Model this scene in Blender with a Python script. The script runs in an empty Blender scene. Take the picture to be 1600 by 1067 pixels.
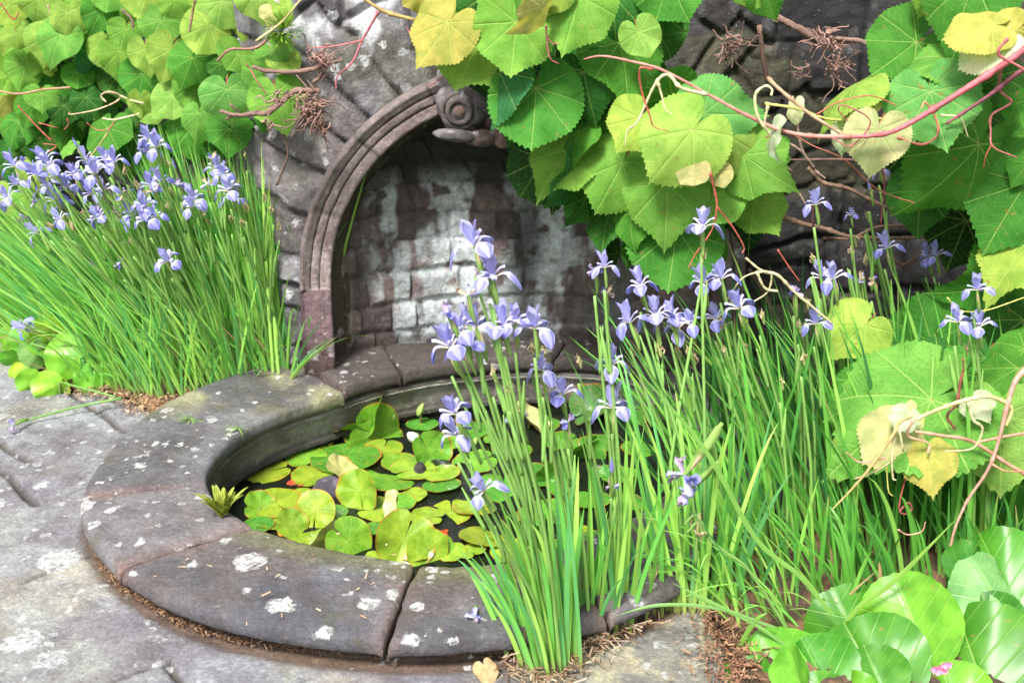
import bpy, bmesh, math, random
import numpy as np
from mathutils import Vector, Matrix
rad = math.radians
S = bpy.context.scene

# ------------------------------------------------------------------ camera, sky, sun, exposure
F_PX, PITCH, CAM_H = 1900.0, rad(22), 1.55
cam_d = bpy.data.cameras.new("Camera"); cam = bpy.data.objects.new("Camera", cam_d)
S.collection.objects.link(cam); S.camera = cam
cam.location = (0, 0, CAM_H); cam.rotation_euler = (rad(90) - PITCH, 0, 0)
cam_d.sensor_width = 36; cam_d.lens = F_PX / 1600 * 36
cam_d.clip_start = .05; cam_d.clip_end = 200
cam_d.dof.use_dof = True; cam_d.dof.focus_distance = 2.65; cam_d.dof.aperture_fstop = 6.3

SUN_EL, SUN_AZ = rad(56), rad(206)
W = bpy.data.worlds.new("World"); S.world = W; W.use_nodes = True
wn = W.node_tree.nodes; wl = W.node_tree.links
sky = wn.new("ShaderNodeTexSky"); sky.sky_type = 'NISHITA'; sky.sun_disc = False
sky.sun_elevation = SUN_EL; sky.sun_rotation = SUN_AZ; sky.dust_density = 4.0; sky.air_density = 1.0; sky.ozone_density = .6
hs = wn.new("ShaderNodeHueSaturation"); hs.inputs['Saturation'].default_value = .45
wl.new(sky.outputs[0], hs.inputs['Color'])
bg = wn["Background"]; wl.new(hs.outputs[0], bg.inputs['Color']); bg.inputs['Strength'].default_value = .115
sun_d = bpy.data.lights.new("Sun", 'SUN'); sun_d.energy = 2.9; sun_d.angle = rad(13); sun_d.color = (1, .97, .92)
sun = bpy.data.objects.new("Sun", sun_d); S.collection.objects.link(sun)
_d = Vector((math.sin(SUN_AZ) * math.cos(SUN_EL), math.cos(SUN_AZ) * math.cos(SUN_EL), math.sin(SUN_EL)))
sun.rotation_euler = _d.to_track_quat('Z', 'Y').to_euler()
S.view_settings.view_transform = 'Standard'; S.view_settings.look = 'None'
S.view_settings.exposure = 1.5; S.view_settings.gamma = 1
S.cycles.max_bounces = 8; S.cycles.transparent_max_bounces = 4
S.cycles.use_denoising = True

RG = np.random.default_rng(7); random.seed(7)

# ------------------------------------------------------------------ picture -> place
cF = np.array([0, math.cos(PITCH), -math.sin(PITCH)]); cR = np.array([1., 0, 0]); cU = np.array([0, math.sin(PITCH), math.cos(PITCH)])
C0 = np.array([0, 0, CAM_H])
def ray(px, py): return cF + cR * (px - 800) / F_PX - cU * (py - 533.5) / F_PX
def at_y(px, py, y): d = ray(px, py); return C0 + d * (y / d[1])
def at_z(px, py, z): d = ray(px, py); return C0 + d * ((z - CAM_H) / d[2])

# ------------------------------------------------------------------ noise
def _h(i, j, k, s):
    n = (i * 374761393 + j * 668265263 + k * 2147483647 + s * 974634777) & 0xffffffff
    n = ((n ^ (n >> 13)) * 1274126177) & 0xffffffff
    return ((n ^ (n >> 16)) & 0xffff) / 65535.0
def noise(P, scale=1., seed=0):
    P = np.asarray(P, float) * scale + 1000.0
    I = np.floor(P).astype(np.int64); f = P - I; f = f * f * (3 - 2 * f); r = 0
    for a in (0, 1):
        for b in (0, 1):
            for c in (0, 1):
                w = (f[..., 0] if a else 1 - f[..., 0]) * (f[..., 1] if b else 1 - f[..., 1]) * (f[..., 2] if c else 1 - f[..., 2])
                r = r + w * _h(I[..., 0] + a, I[..., 1] + b, I[..., 2] + c, seed)
    return r
def fbm(P, scale=1., oct=4, seed=0):
    r = 0; a = .5; t = 0
    for o in range(oct): r = r + a * noise(P, scale * 2 ** o, seed + o * 17); t += a; a *= .5
    return r / t
def sstep(a, b, x): t = np.clip((x - a) / (b - a), 0, 1); return t * t * (3 - 2 * t)
def mix(a, b, t): return a + (b - a) * np.asarray(t)[..., None]

# ------------------------------------------------------------------ object helpers
def link(o): S.collection.objects.link(o); return o
def mesh_np(name, V, Fq, mats, col=None, uv=None, smooth=True, midx=None):
    V = np.asarray(V, np.float32).reshape(-1, 3); me = bpy.data.meshes.new(name)
    if isinstance(Fq, np.ndarray):
        k = Fq.shape[1]; n = len(Fq); fl = Fq.astype(np.int32).ravel(); st = np.arange(n, dtype=np.int32) * k; tot = np.full(n, k, np.int32)
    else:
        tot = np.array([len(f) for f in Fq], np.int32); n = len(Fq); fl = np.array([i for f in Fq for i in f], np.int32); st = np.concatenate([[0], np.cumsum(tot)[:-1]]).astype(np.int32)
    me.vertices.add(len(V)); me.vertices.foreach_set('co', V.ravel())
    me.loops.add(len(fl)); me.loops.foreach_set('vertex_index', fl)
    me.polygons.add(n); me.polygons.foreach_set('loop_start', st); me.polygons.foreach_set('loop_total', tot)
    me.polygons.foreach_set('use_smooth', np.full(n, smooth))
    for m in (mats if isinstance(mats, (list, tuple)) else [mats]): me.materials.append(m)
    if midx is not None: me.polygons.foreach_set('material_index', np.asarray(midx, np.int32))
    if col is not None:
        a = me.color_attributes.new('Col', 'FLOAT_COLOR', 'POINT')
        c = np.ones((len(V), 4), np.float32); c[:, :col.reshape(len(V), -1).shape[1]] = col.reshape(len(V), -1); a.data.foreach_set('color', c.ravel())
    if uv is not None:
        u = me.uv_layers.new(name='UVMap'); u.data.foreach_set('uv', np.asarray(uv, np.float32)[fl].ravel())
    me.update(calc_edges=True); me.validate()
    return me
def obj(name, me, parent=None, M=None):
    o = bpy.data.objects.new(name, me); link(o)
    if M is not None: o.matrix_basis = M
    if parent is not None: put(o, parent)
    return o
BASE = {}
def put(o, parent):
    o.parent = parent
    o.matrix_parent_inverse = BASE.get(parent.name, Matrix.Identity(4)).inverted() if parent.name in BASE else WORLD.get(parent.name, Matrix.Identity(4)).inverted()
WORLD = {}
def tag(o, label, cat, group=None):
    o['label'] = label; o['category'] = cat
    if group: o['group'] = group
    return o
def thing(name, label, cat, loc, group=None):
    o = bpy.data.objects.new(name, None); link(o); o.empty_display_size = .1; o.location = [float(v) for v in loc]
    BASE[o.name] = Matrix.Translation(Vector(o.location)); return tag(o, label, cat, group)
def kind(o, k): o['kind'] = k; return o
def grid_faces(nu, nv, wrap=False):
    i = np.arange(nu - (0 if wrap else 1))[:, None]; j = np.arange(nv - 1)[None, :]; i2 = (i + 1) % nu
    return np.stack([i * nv + j, i2 * nv + j, i2 * nv + j + 1, i * nv + j + 1], -1).reshape(-1, 4)
class MB:
    def __init__(s): s.V = []; s.F = []; s.C = []; s.M = []; s.n = 0
    def add(s, V, Fq, col=(1, 1, 1), mi=0):
        V = np.asarray(V, float).reshape(-1, 3); s.V.append(V)
        s.F.extend([tuple(int(i) + s.n for i in f) for f in Fq]); s.M += [mi] * len(Fq)
        c = np.asarray(col, float); s.C.append(np.broadcast_to(c, (len(V), 3)) if c.ndim == 1 else c); s.n += len(V)
    def tube(s, P, R, col=(1, 1, 1), k=6, mi=0, seed=None):
        P = smooth_path(np.asarray(P, float)); n = len(P); R = np.interp(np.linspace(0, 1, n), np.linspace(0, 1, len(np.atleast_1d(R))), np.atleast_1d(R)) if np.ndim(R) else np.full(n, R)
        T = np.gradient(P, axis=0); T /= np.linalg.norm(T, axis=1)[:, None] + 1e-9
        up = np.array([.3, .9, .2]); A = np.cross(T, up); A /= np.linalg.norm(A, axis=1)[:, None] + 1e-9; B = np.cross(T, A)
        th = np.arange(k) * 2 * np.pi / k
        V = P[:, None] + R[:, None, None] * (np.cos(th)[None, :, None] * A[:, None] + np.sin(th)[None, :, None] * B[:, None])
        if seed is not None: V = V + (noise(V, 90, seed)[..., None] - .5) * R[:, None, None] * .7
        Fq = []
        for i in range(n - 1):
            for j in range(k): Fq.append((i * k + j, i * k + (j + 1) % k, (i + 1) * k + (j + 1) % k, (i + 1) * k + j))
        Fq.append(tuple(range(k))[::-1]); Fq.append(tuple((n - 1) * k + j for j in range(k)))
        s.add(V, Fq, col, mi)
    def mesh(s, name, mats, smooth=True):
        return mesh_np(name, np.concatenate(s.V), s.F, mats, np.concatenate(s.C), None, smooth, s.M)
def smooth_path(P, sub=5):
    if len(P) < 3: return np.array([P[0] + (P[-1] - P[0]) * t for t in np.linspace(0, 1, 5)])
    Q = np.vstack([2 * P[0] - P[1], P, 2 * P[-1] - P[-2]]); out = []
    for i in range(1, len(Q) - 2):
        for t in np.arange(sub) / sub:
            a, b, c, d = Q[i - 1:i + 3]
            out.append(.5 * (2 * b + (c - a) * t + (2 * a - 5 * b + 4 * c - d) * t * t + (3 * b - a - 3 * c + d) * t ** 3))
    out.append(P[-1]); return np.array(out)

# ------------------------------------------------------------------ materials
class NT:
    def __init__(s, name):
        s.m = bpy.data.materials.new(name); s.m.use_nodes = True; s.t = s.m.node_tree; s.n = s.t.nodes; s.p = s.n['Principled BSDF']; s.out = s.n['Material Output']
    def N(s, t, **k):
        n = s.n.new('ShaderNode' + t)
        for a, b in k.items():
            if hasattr(n, a): setattr(n, a, b)
            else: n.inputs[a.replace('_', ' ')].default_value = b
        return n
    def L(s, a, b): s.t.links.new(a, b)
    def math(s, op, a, b=None, c=None):
        n = s.n.new('ShaderNodeMath'); n.operation = op
        for i, v in enumerate((a, b, c)):
            if v is None: continue
            if isinstance(v, (int, float)): n.inputs[i].default_value = v
            else: s.L(v, n.inputs[i])
        return n.outputs[0]
    def mixc(s, f, a, b, mode='MIX'):
        n = s.n.new('ShaderNodeMix'); n.data_type = 'RGBA'; n.blend_type = mode
        for sock, v in ((n.inputs[0], f), (n.inputs[6], a), (n.inputs[7], b)):
            if isinstance(v, (int, float)): sock.default_value = v
            elif isinstance(v, tuple): sock.default_value = (*v, 1)
            else: s.L(v, sock)
        return n.outputs[2]
    def ramp(s, f, lo, hi, a=0., b=1.):
        n = s.n.new('ShaderNodeMapRange'); n.interpolation_type = 'SMOOTHSTEP'
        for i, v in enumerate((f, lo, hi, a, b)):
            if isinstance(v, (int, float)): n.inputs[i].default_value = v
            else: s.L(v, n.inputs[i])
        return n.outputs[0]
    def noise(s, vec, scale, detail=4, rough=.6, dist=0):
        n = s.N('TexNoise'); n.inputs['Scale'].default_value = scale; n.inputs['Detail'].default_value = detail; n.inputs['Roughness'].default_value = rough; n.inputs['Distortion'].default_value = dist
        s.L(vec, n.inputs['Vector']); return n
    def bump(s, h, strength, dist, prev=None):
        b = s.N('Bump'); b.inputs['Strength'].default_value = strength; b.inputs['Distance'].default_value = dist; s.L(h, b.inputs['Height'])
        if prev is not None: s.L(prev, b.inputs['Normal'])
        return b.outputs[0]

def stone_mat(name, lichen=.5, scales=(9, 26), rough=.85, spots=(), lich_col=(.72, .74, .74), grime=.5, moss=.0, wet=0., lz=None):
    t = NT(name); co = t.N('TexCoord').outputs['Object']; at = t.N('Attribute'); at.attribute_name = 'Col'
    c = at.outputs['Color']
    n1 = t.noise(co, 14, 6, .65).outputs['Fac']; n2 = t.noise(co, 90, 5, .7).outputs['Fac']; n3 = t.noise(co, 4, 4, .6, .6)
    c = t.mixc(t.ramp(n1, .35, .68), c, t.mixc(1., c, (.62, .58, .60), 'MULTIPLY'))
    c = t.mixc(t.ramp(n2, .45, .72, 0, .65), c, t.mixc(1., c, (1.9, 1.9, 1.85), 'MULTIPLY'))
    c = t.mixc(t.ramp(n2, .44, .28, 0, .6), c, t.mixc(1., c, (.4, .38, .38), 'MULTIPLY'))
    c = t.mixc(t.ramp(n3.outputs['Fac'], .52, .7, 0, grime), c, t.mixc(1., c, (1.1, 1.08, .72), 'MULTIPLY'))
    if moss:
        n4 = t.noise(co, 7, 6, .7); c = t.mixc(t.ramp(n4.outputs['Fac'], .55, .68, 0, moss), c, (.13, .14, .035))
    # lichen rosettes
    wob = t.noise(co, 38, 4, .65)
    wv = t.N('VectorMath'); wv.operation = 'MULTIPLY_ADD'; t.L(wob.outputs['Color'], wv.inputs[0]); wv.inputs[1].default_value = (.035,) * 3; t.L(co, wv.inputs[2]); wv.inputs[1].default_value = (.045,) * 3
    mask = None
    dens = t.noise(co, 2.2, 2, .5).outputs['Fac']
    if lichen > 0:
        for k, sc in enumerate(scales):
            v = t.N('TexVoronoi'); v.inputs['Scale'].default_value = sc; t.L(wv.outputs[0], v.inputs['Vector'])
            sep = t.N('SeparateColor'); t.L(v.outputs['Color'], sep.inputs[0])
            r = t.math('MULTIPLY', t.math('GREATER_THAN', t.math('ADD', sep.outputs[0], t.math('MULTIPLY', t.math('SUBTRACT', dens, .5), 1.2)), 1 - lichen * (.8 if k == 0 else 1.)), t.math('MULTIPLY_ADD', sep.outputs[1], .30, .10))
            mk = t.ramp(t.math('SUBTRACT', v.outputs['Distance'], r), .02, -.03)
            mk = t.math('MULTIPLY', mk, t.math('MULTIPLY_ADD', sep.outputs[2], .45, .55))
            mask = mk if mask is None else t.math('MAXIMUM', mask, mk)
    for (x, y, z, r) in spots:
        d = t.N('VectorMath'); d.operation = 'DISTANCE'; t.L(wv.outputs[0], d.inputs[0]); d.inputs[1].default_value = (x + .0225, y + .0225, z + .0225)
        mk = t.ramp(t.math('SUBTRACT', d.outputs['Value'], r), .004, -.003)
        mask = mk if mask is None else t.math('MAXIMUM', mask, mk)
    h = n2
    if lz is not None:
        sx = t.N('SeparateXYZ'); t.L(co, sx.inputs[0]); mask = t.math('MULTIPLY', mask, t.ramp(sx.outputs[0], lz, lz + .15, 1., .10))
    if mask is not None:
        mask = t.math('MULTIPLY', mask, t.math('MULTIPLY', t.ramp(n2, .25, .5, .25, .92), t.ramp(t.noise(co, 55, 4, .7).outputs['Fac'], .34, .5, .15, 1.)))
        n5 = t.noise(co, 160, 3, .6).outputs['Fac']; mask = t.math('MAXIMUM', mask, t.math('MULTIPLY', t.ramp(n5, .66, .72, 0, .6), t.ramp(n3.outputs['Fac'], .4, .6)))
        c = t.mixc(mask, c, t.mixc(t.ramp(n2, .3, .7), tuple(x * .45 for x in lich_col), tuple(x * .95 for x in lich_col)))
        h = t.math('ADD', n2, t.math('MULTIPLY', mask, .25))
    t.L(c, t.p.inputs['Base Color'])
    n6 = t.noise(co, 260, 4, .7).outputs['Fac']; n7 = t.noise(co, 28, 10, .78, .4).outputs['Fac']; nb = t.bump(n1, .6, .012); nb = t.bump(n7, .8, .018, nb); nb = t.bump(h, .9, .005, nb); nb = t.bump(n6, .5, .0015, nb); c = t.mixc(t.ramp(n6, .3, .7, 0, .5), c, t.mixc(1., c, (.55, .55, .55), 'MULTIPLY')); t.L(c, t.p.inputs['Base Color']); t.L(nb, t.p.inputs['Normal'])
    t.p.inputs['Roughness'].default_value = rough
    if wet: t.L(t.ramp(n3.outputs['Fac'], .4, .6, rough - wet, rough), t.p.inputs['Roughness'])
    return t.m

def leaf_mat(name, objcol=True, vein=.10, gloss=.5, trans=.35, under=(.9, 1.05, .9), rim=None, quilt=.5, spec=.3, vs=1., ters=1.):
    t = NT(name)
    if objcol: base = t.N('ObjectInfo').outputs['Color']
    else:
        a = t.N('Attribute'); a.attribute_name = 'Col'; base = a.outputs['Color']
    uv = t.N('UVMap'); uv.uv_map = 'UVMap'; sp = t.N('SeparateXYZ'); t.L(uv.outputs[0], sp.inputs[0]); u, v = sp.outputs[0], sp.outputs[1]
    oi = t.N('ObjectInfo'); co = t.N('TexCoord').outputs['Object']
    main = t.ramp(v, t.math('MULTIPLY_ADD', u, -.006, .013), .003)
    fr = t.math('FRACT', t.math('DIVIDE', t.math('SUBTRACT', u, t.math('MULTIPLY', v, .75)), vein))
    tri = t.math('ABSOLUTE', t.math('SUBTRACT', fr, .5)); sec = t.ramp(tri, .07, .01)
    vo = t.N('TexVoronoi', feature='DISTANCE_TO_EDGE'); vo.inputs['Scale'].default_value = 34; t.L(co, vo.inputs['Vector'])
    ter = t.ramp(vo.outputs['Distance'], .09, .0)
    n = t.noise(co, 3.0, 4, .6); nn = t.N('VectorMath')
    off = t.N('VectorMath'); off.operation = 'ADD'; t.L(co, off.inputs[0]); t.L(oi.outputs['Location'], off.inputs[1]); t.L(off.outputs[0], n.inputs['Vector'])
    c = t.mixc(t.ramp(n.outputs['Fac'], .35, .65), t.mixc(1., base, (.74, .84, .70), 'MULTIPLY'), t.mixc(1., base, (1.22, 1.12, 1.1), 'MULTIPLY'))
    lt = t.mixc(.35, base, (.45, .62, .16)); c = t.mixc(t.math('MULTIPLY', sec, .30 * vs), c, lt); c = t.mixc(t.math('MULTIPLY', main, .75 * vs), c, lt)
    c = t.mixc(t.math('MULTIPLY', ter, .12 * ters), c, (.03, .09, .01))
    g = t.N('NewGeometry')
    c = t.mixc(g.outputs['Backfacing'], c, t.mixc(1., t.mixc(.35, base, (.35, .42, .22)), under, 'MULTIPLY'))
    if rim:
        sx = t.N('SeparateXYZ'); t.L(co, sx.inputs[0]); rr_ = t.math('SQRT', t.math('ADD', t.math('POWER', t.math('ABSOLUTE', sx.outputs[0]), 2), t.math('POWER', t.math('ABSOLUTE', sx.outputs[1]), 2)))
        rn = t.noise(off.outputs[0], 4, 4, .6).outputs['Fac']; c = t.mixc(t.ramp(t.math('ADD', rr_, t.math('MULTIPLY', rn, .10)), .575, .62, 0, .75), c, rim)
        c = t.mixc(t.ramp(rn, .60, .75, 0, .55), c, (.36, .24, .03))
    blem = t.noise(off.outputs[0], 9, 3, .5); c = t.mixc(t.ramp(blem.outputs['Fac'], .66, .74, 0, .7), c, (.22, .15, .04))
    t.L(c, t.p.inputs['Base Color']); t.p.inputs['Roughness'].default_value = gloss; t.p.inputs['Specular IOR Level'].default_value = spec
    h = t.math('ADD', t.math('MULTIPLY', sec, -.5), t.math('ADD', t.math('MULTIPLY', main, -.9), t.math('MULTIPLY', ter, -.25 * ters)))
    nb = t.bump(h, quilt, .03); t.L(nb, t.p.inputs['Normal'])
    tr = t.N('BsdfTranslucent'); t.L(t.mixc(1., c, (1.5, 1.6, .45), 'MULTIPLY'), tr.inputs['Color']); ms = t.N('MixShader'); ms.inputs[0].default_value = trans
    t.L(t.p.outputs[0], ms.inputs[1]); t.L(tr.outputs[0], ms.inputs[2]); t.L(ms.outputs[0], t.out.inputs['Surface'])
    return t.m

def col_mat(name, rough=.5, trans=0., bump=0., bscale=60, spec=.4, var=.25):
    t = NT(name); a = t.N('Attribute'); a.attribute_name = 'Col'; co = t.N('TexCoord').outputs['Object']
    n = t.noise(co, bscale, 4, .6)
    c = t.mixc(t.ramp(n.outputs['Fac'], .3, .7, 0, var * 2), a.outputs['Color'], t.mixc(1., a.outputs['Color'], (.6, .6, .6), 'MULTIPLY'))
    t.L(c, t.p.inputs['Base Color']); t.p.inputs['Roughness'].default_value = rough; t.p.inputs['Specular IOR Level'].default_value = spec
    if bump: t.L(t.bump(n.outputs['Fac'], bump, .004), t.p.inputs['Normal'])
    if trans:
        tr = t.N('BsdfTranslucent'); t.L(t.mixc(1., c, (1.2, 1.2, 1.1), 'MULTIPLY'), tr.inputs['Color']); ms = t.N('MixShader'); ms.inputs[0].default_value = trans
        t.L(t.p.outputs[0], ms.inputs[1]); t.L(tr.outputs[0], ms.inputs[2]); t.L(ms.outputs[0], t.out.inputs['Surface'])
    return t.m

def pv(px, py, z, r): p = at_z(px, py, z); return (p[0], p[1], p[2], r)
M_pave = stone_mat('paving_stone', .42, (11, 30), .8, [pv(37, 1013, 0, .045), pv(20, 1020, 0, .03), pv(95, 885, 0, .05), pv(232, 985, 0, .018), pv(247, 993, 0, .018), pv(236, 1008, 0, .012), pv(88, 930, 0, .013), pv(90, 944, 0, .012), pv(138, 934, 0, .012), pv(205, 1042, 0, .014)], (.66, .68, .67), .6)
M_cope = stone_mat('coping_stone', .27, (14, 34), .75, [pv(390, 878, .1, .034), pv(440, 945, .1, .027), pv(505, 985, .1, .02), pv(490, 990, .1, .018), pv(576, 942, .1, .022), pv(616, 925, .1, .013), pv(612, 932, .1, .012), pv(638, 996, .1, .021), pv(652, 945, .1, .013), pv(146, 818, .1, .014), pv(220, 848, .1, .014), pv(185, 850, .1, .010), pv(218, 722, .1, .018), pv(172, 743, .1, .012), pv(213, 709, .1, .012), pv(280, 856, .1, .012), pv(300, 850, .1, .008), pv(352, 845, .1, .013), pv(436, 862, .1, .008), pv(302, 881, .1, .009), pv(676, 886, .1, .014), pv(385, 925, .1, .009)], (.74, .75, .73), .5, .25)
M_wall = stone_mat('wall_stone', .42, (8, 22), .85, (), (.78, .80, .80), .3, 0, 0, .35)
M_niche = stone_mat('niche_stone', .0, (9,), .7, (), (.7, .7, .7), .3, 0, .25)
M_mould = stone_mat('moulded_stone', .16, (16, 40), .8, (), (.62, .58, .60), .25)
M_basin = stone_mat('basin_stone', .10, (20, 40), .8, (), (.5, .5, .5), .5, .5)
M_leaf = leaf_mat('vine_leaf', True, .105, .62, .30, quilt=.45, spec=.10, vs=1.3)
M_leafc = leaf_mat('vine_leaf_mass', False, .105, .62, .30, quilt=.45, spec=.10, vs=1.3)
M_berg = leaf_mat('bergenia_leaf', True, .19, .34, .22, quilt=.25, spec=.25, vs=1.0, ters=0.)
M_pad = leaf_mat('lily_pad', True, .5, .13, .15, (.75, .55, .5), quilt=.03, spec=.55, vs=.6, rim=(.40, .12, .03), ters=.2)
M_blade = col_mat('iris_blade', .42, .42, 0, 30, .4, .12)
M_petal = col_mat('iris_petal', .55, .35, .3, 160, .3, .1)
M_stem = col_mat('vine_stem', .5, 0, .4, 120, .4, .2)
M_twig = col_mat('dead_twig', .9, 0, .9, 140, .2, .4)
M_litter = col_mat('leaf_litter', .9, .1, .4, 90, .2, .3)
M_soil = col_mat('garden_soil', .95, 0, 1., 130, .2, .5)

# ------------------------------------------------------------------ pool outline
XC, WY, ZS, RA, RB = .03, 3.38, .36, .56, .645
PC = np.array([-.13, 2.78]); ZT = .10; ZW = -.085
IN = [(-.05, 2.285), (-.21, 2.285), (-.341, 2.325), (-.493, 2.384), (-.65, 2.482), (-.745, 2.60), (-.787, 2.74), (-.772, 2.882), (-.719, 3.006), (-.640, 3.105), (-.527, 3.20), (-.42, 3.30), (-.30, 3.375), (-.12, 3.435), (.05, 3.465), (.2, 3.46), (.35, 3.42), (.47, 3.34), (.53, 3.2), (.53, 3.0), (.48, 2.8), (.38, 2.6), (.24, 2.44), (.10, 2.34)]
OUT = [(-.039, 2.046), (-.258, 2.032), (-.39, 2.05), (-.526, 2.085), (-.737, 2.189), (-.922, 2.37), (-1.028, 2.56), (-1.055, 2.72), (-1.045, 2.9), (-1.01, 3.1), (-.93, 3.235), (-.82, 3.36), (-.72, 3.47), (-.55, 3.60), (-.2, 3.70), (.2, 3.70), (.5, 3.62), (.68, 3.45), (.76, 3.2), (.75, 2.95), (.68, 2.7), (.56, 2.47), (.40, 2.28), (.20, 2.12)]
def radial(L):
    L = np.array(L) - PC; th = np.arctan2(-L[:, 0], -L[:, 1]); r = np.hypot(L[:, 0], L[:, 1])   # 0 = front, + = left
    o = np.argsort(th); T = th[o]; R = r[o]; T = np.concatenate([T - 2 * np.pi, T, T + 2 * np.pi]); R = np.tile(R, 3)
    g = np.linspace(-np.pi, np.pi, 721)[:-1]; v = np.interp(g, T, R)
    for _ in range(25): v = (np.roll(v, 2) + np.roll(v, 1) + v + np.roll(v, -1) + np.roll(v, -2)) / 5
    g = np.append(g, np.pi); v = np.append(v, v[0])
    return lambda a: np.interp((np.asarray(a) + np.pi) % (2 * np.pi) - np.pi, g, v)
r_in, r_out = radial(IN), radial(OUT)
def pol(th, r): return PC[0] - r * np.sin(th), PC[1] - r * np.cos(th)
def ang(px, py, z=ZT): p = at_z(px, py, z); return math.atan2(-(p[0] - PC[0]), -(p[1] - PC[1]))

# ------------------------------------------------------------------ ground
def inpoly(X, Y, poly):
    r = np.zeros(X.shape, bool); n = len(poly)
    for i in range(n):
        x1, y1 = poly[i]; x2, y2 = poly[(i + 1) % n]
        c = ((y1 > Y) != (y2 > Y)) & (X < (x2 - x1) * (Y - y1) / (y2 - y1 + 1e-12) + x1); r ^= c
    return r
xs = np.linspace(-30, 30, 61); V = np.array([(x, y, -.45 if False else -.06) for x in xs for y in np.linspace(-20, 40, 61)])
hole = [(i * 61 + j) for i in range(61) for j in range(61)]
Fg = [tuple(f) for f in grid_faces(61, 61) if not (np.abs(V[f, 0] ).max() <= 1.01 and V[f, 1].min() > .9 and V[f, 1].max() < 4.1)]
# the pool hole: an inner frame of earth follows the outside of the basin
kind(obj('ground', mesh_np('ground', V, Fg, M_soil, np.tile([.05, .038, .026], (len(V), 1)))), 'structure')
th = np.linspace(-np.pi, np.pi, 181)[:-1]; ring = []
for k in range(2):
    for a in th:
        if k == 0: x, y = pol(a, r_out(a) - .1)
        else:
            d = np.array([-math.sin(a), -math.cos(a)]); s = 1.35 / max(abs(d[0]), abs(d[1])) ; x, y = PC + d * s
        ring.append((x, y, -.058))
kind(obj('earth', mesh_np('earth', ring, [(i, (i + 1) % 180, 180 + (i + 1) % 180, 180 + i) for i in range(180)], M_soil, np.tile([.05, .038, .026], (360, 1)))), 'structure')

def soil_bed(poly, zmax, seed, name='soil'):
    P = np.array(poly); x0, y0 = P.min(0) - .04; x1, y1 = P.max(0) + .04; st = .012
    X, Y = np.meshgrid(np.arange(x0, x1, st), np.arange(y0, y1, st), indexing='ij'); m = inpoly(X, Y, poly)
    n = np.stack([X, Y, X * 0], -1); Z = zmax * (.5 + .5 * fbm(n, 7, 4, seed)) + .018 * fbm(n, 45, 3, seed + 3) - .012
    Fq = grid_faces(*X.shape); Fq = Fq[m.ravel()[Fq].all(1)]
    c = mix(np.array([.065, .045, .03]), np.array([.17, .10, .055]), sstep(.45, .65, fbm(n, 30, 4, seed + 9)))
    return kind(obj(name, mesh_np(name, np.stack([X, Y, Z], -1), Fq, M_soil, c.reshape(-1, 3))), 'structure')
def gp(*L, z=0): return [tuple(at_z(x, y, z)[:2]) for x, y in L]
SOIL_L = gp((-60, 500), (30, 560), (40, 600), (100, 618), (185, 628), (240, 655), (300, 645), (330, 620)) + [(-.75, 3.35), (-.62, 3.46), (-.9, 3.75), (-2.6, 4.9)]
SOIL_R = gp((1145, 1100), (1125, 1010), (1100, 965), (1060, 945)) + [(.40, 2.30), (.55, 2.45), (.7, 2.6), (.8, 3.0), (.75, 3.4), (1.1, 3.4), (2.8, 3.4), (2.8, 1.4), (.6, 1.4)]
SOIL_R_ = gp((960, 985)) + [(.2, 2.1), (.55, 2.15), (1.0, 2.4), (1.15, 2.8), (1.1, 3.5), (2.8, 3.5), (2.8, 1.4), (.6, 1.4)]
SOIL_C = gp((795, 1035), (870, 1075), (905, 1050), (925, 1005), (1000, 985), (1000, 940), (900, 960), (780, 1005))
soil_bed(SOIL_L, .035, 1); soil_bed(SOIL_R, .04, 2); soil_bed(SOIL_C, .045, 3)

# paving
st = .0075
X, Y = np.meshgrid(np.arange(-2.7, 1.7, st), np.arange(1.35, 4.7, st), indexing='ij')
P3 = np.stack([X, Y, X * 0], -1)
wob = (fbm(P3, 6, 3, 5) - .5) * .03
JL = [((90, 600), (142, 644), 1), ((142, 644), (200, 684), 2), ((200, 684), (260, 715), .6), ((-80, 660), (0, 699), 1), ((0, 699), (46, 730), 2), ((-80, 690), (0, 749), 1), ((0, 749), (62, 798), 2),
      ((62, 798), (140, 770), .5), ((46, 730), (150, 690), .25), ((0, 937), (100, 893), .7), ((100, 893), (165, 868), .5), ((0, 937), (-200, 1000), .7), ((0, 805), (62, 798), .3), ((200, 1068), (275, 1040), 1), ((275, 1040), (362, 997), .6), ((272, 1046), (292, 1068), 1.6), ((292, 1068), (330, 1120), 1),
      ((895, 1090), (905, 1000), .8), ((-120, 840), (0, 805), .5), ((200, 1068), (60, 1130), 1)]
D = np.full(X.shape, 9.)
Wd = np.zeros(X.shape)
for a, b, w in JL:
    A = at_z(*a, 0)[:2]; B = at_z(*b, 0)[:2]; d = B - A; t = np.clip(((X - A[0]) * d[0] + (Y - A[1]) * d[1]) / (d @ d), 0, 1)
    dd = np.hypot(X + wob - A[0] - t * d[0], Y + wob - A[1] - t * d[1]); Wd = np.maximum(Wd, sstep(.003 + .0055 * w, .001, dd) * min(1, .35 + w * .45)); D = np.minimum(D, dd)
Z = .020 - .022 * Wd + .010 * (fbm(P3, 2.2, 3, 8) - .5) + .006 * (fbm(P3, 11, 4, 9) - .5) + .0035 * (fbm(P3, 60, 3, 10) - .5)
th = np.arctan2(-(X - PC[0]), -(Y - PC[1])); rr = np.hypot(X - PC[0], Y - PC[1])
dr = rr - r_out(th)
Z -= .008 * sstep(.03, .0, dr)
cid = fbm(P3, 1.1, 2, 21)
c = mix(np.array([.30, .305, .275]), np.array([.25, .26, .28]), sstep(.35, .65, fbm(P3, 2.0, 4, 22)))
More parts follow.
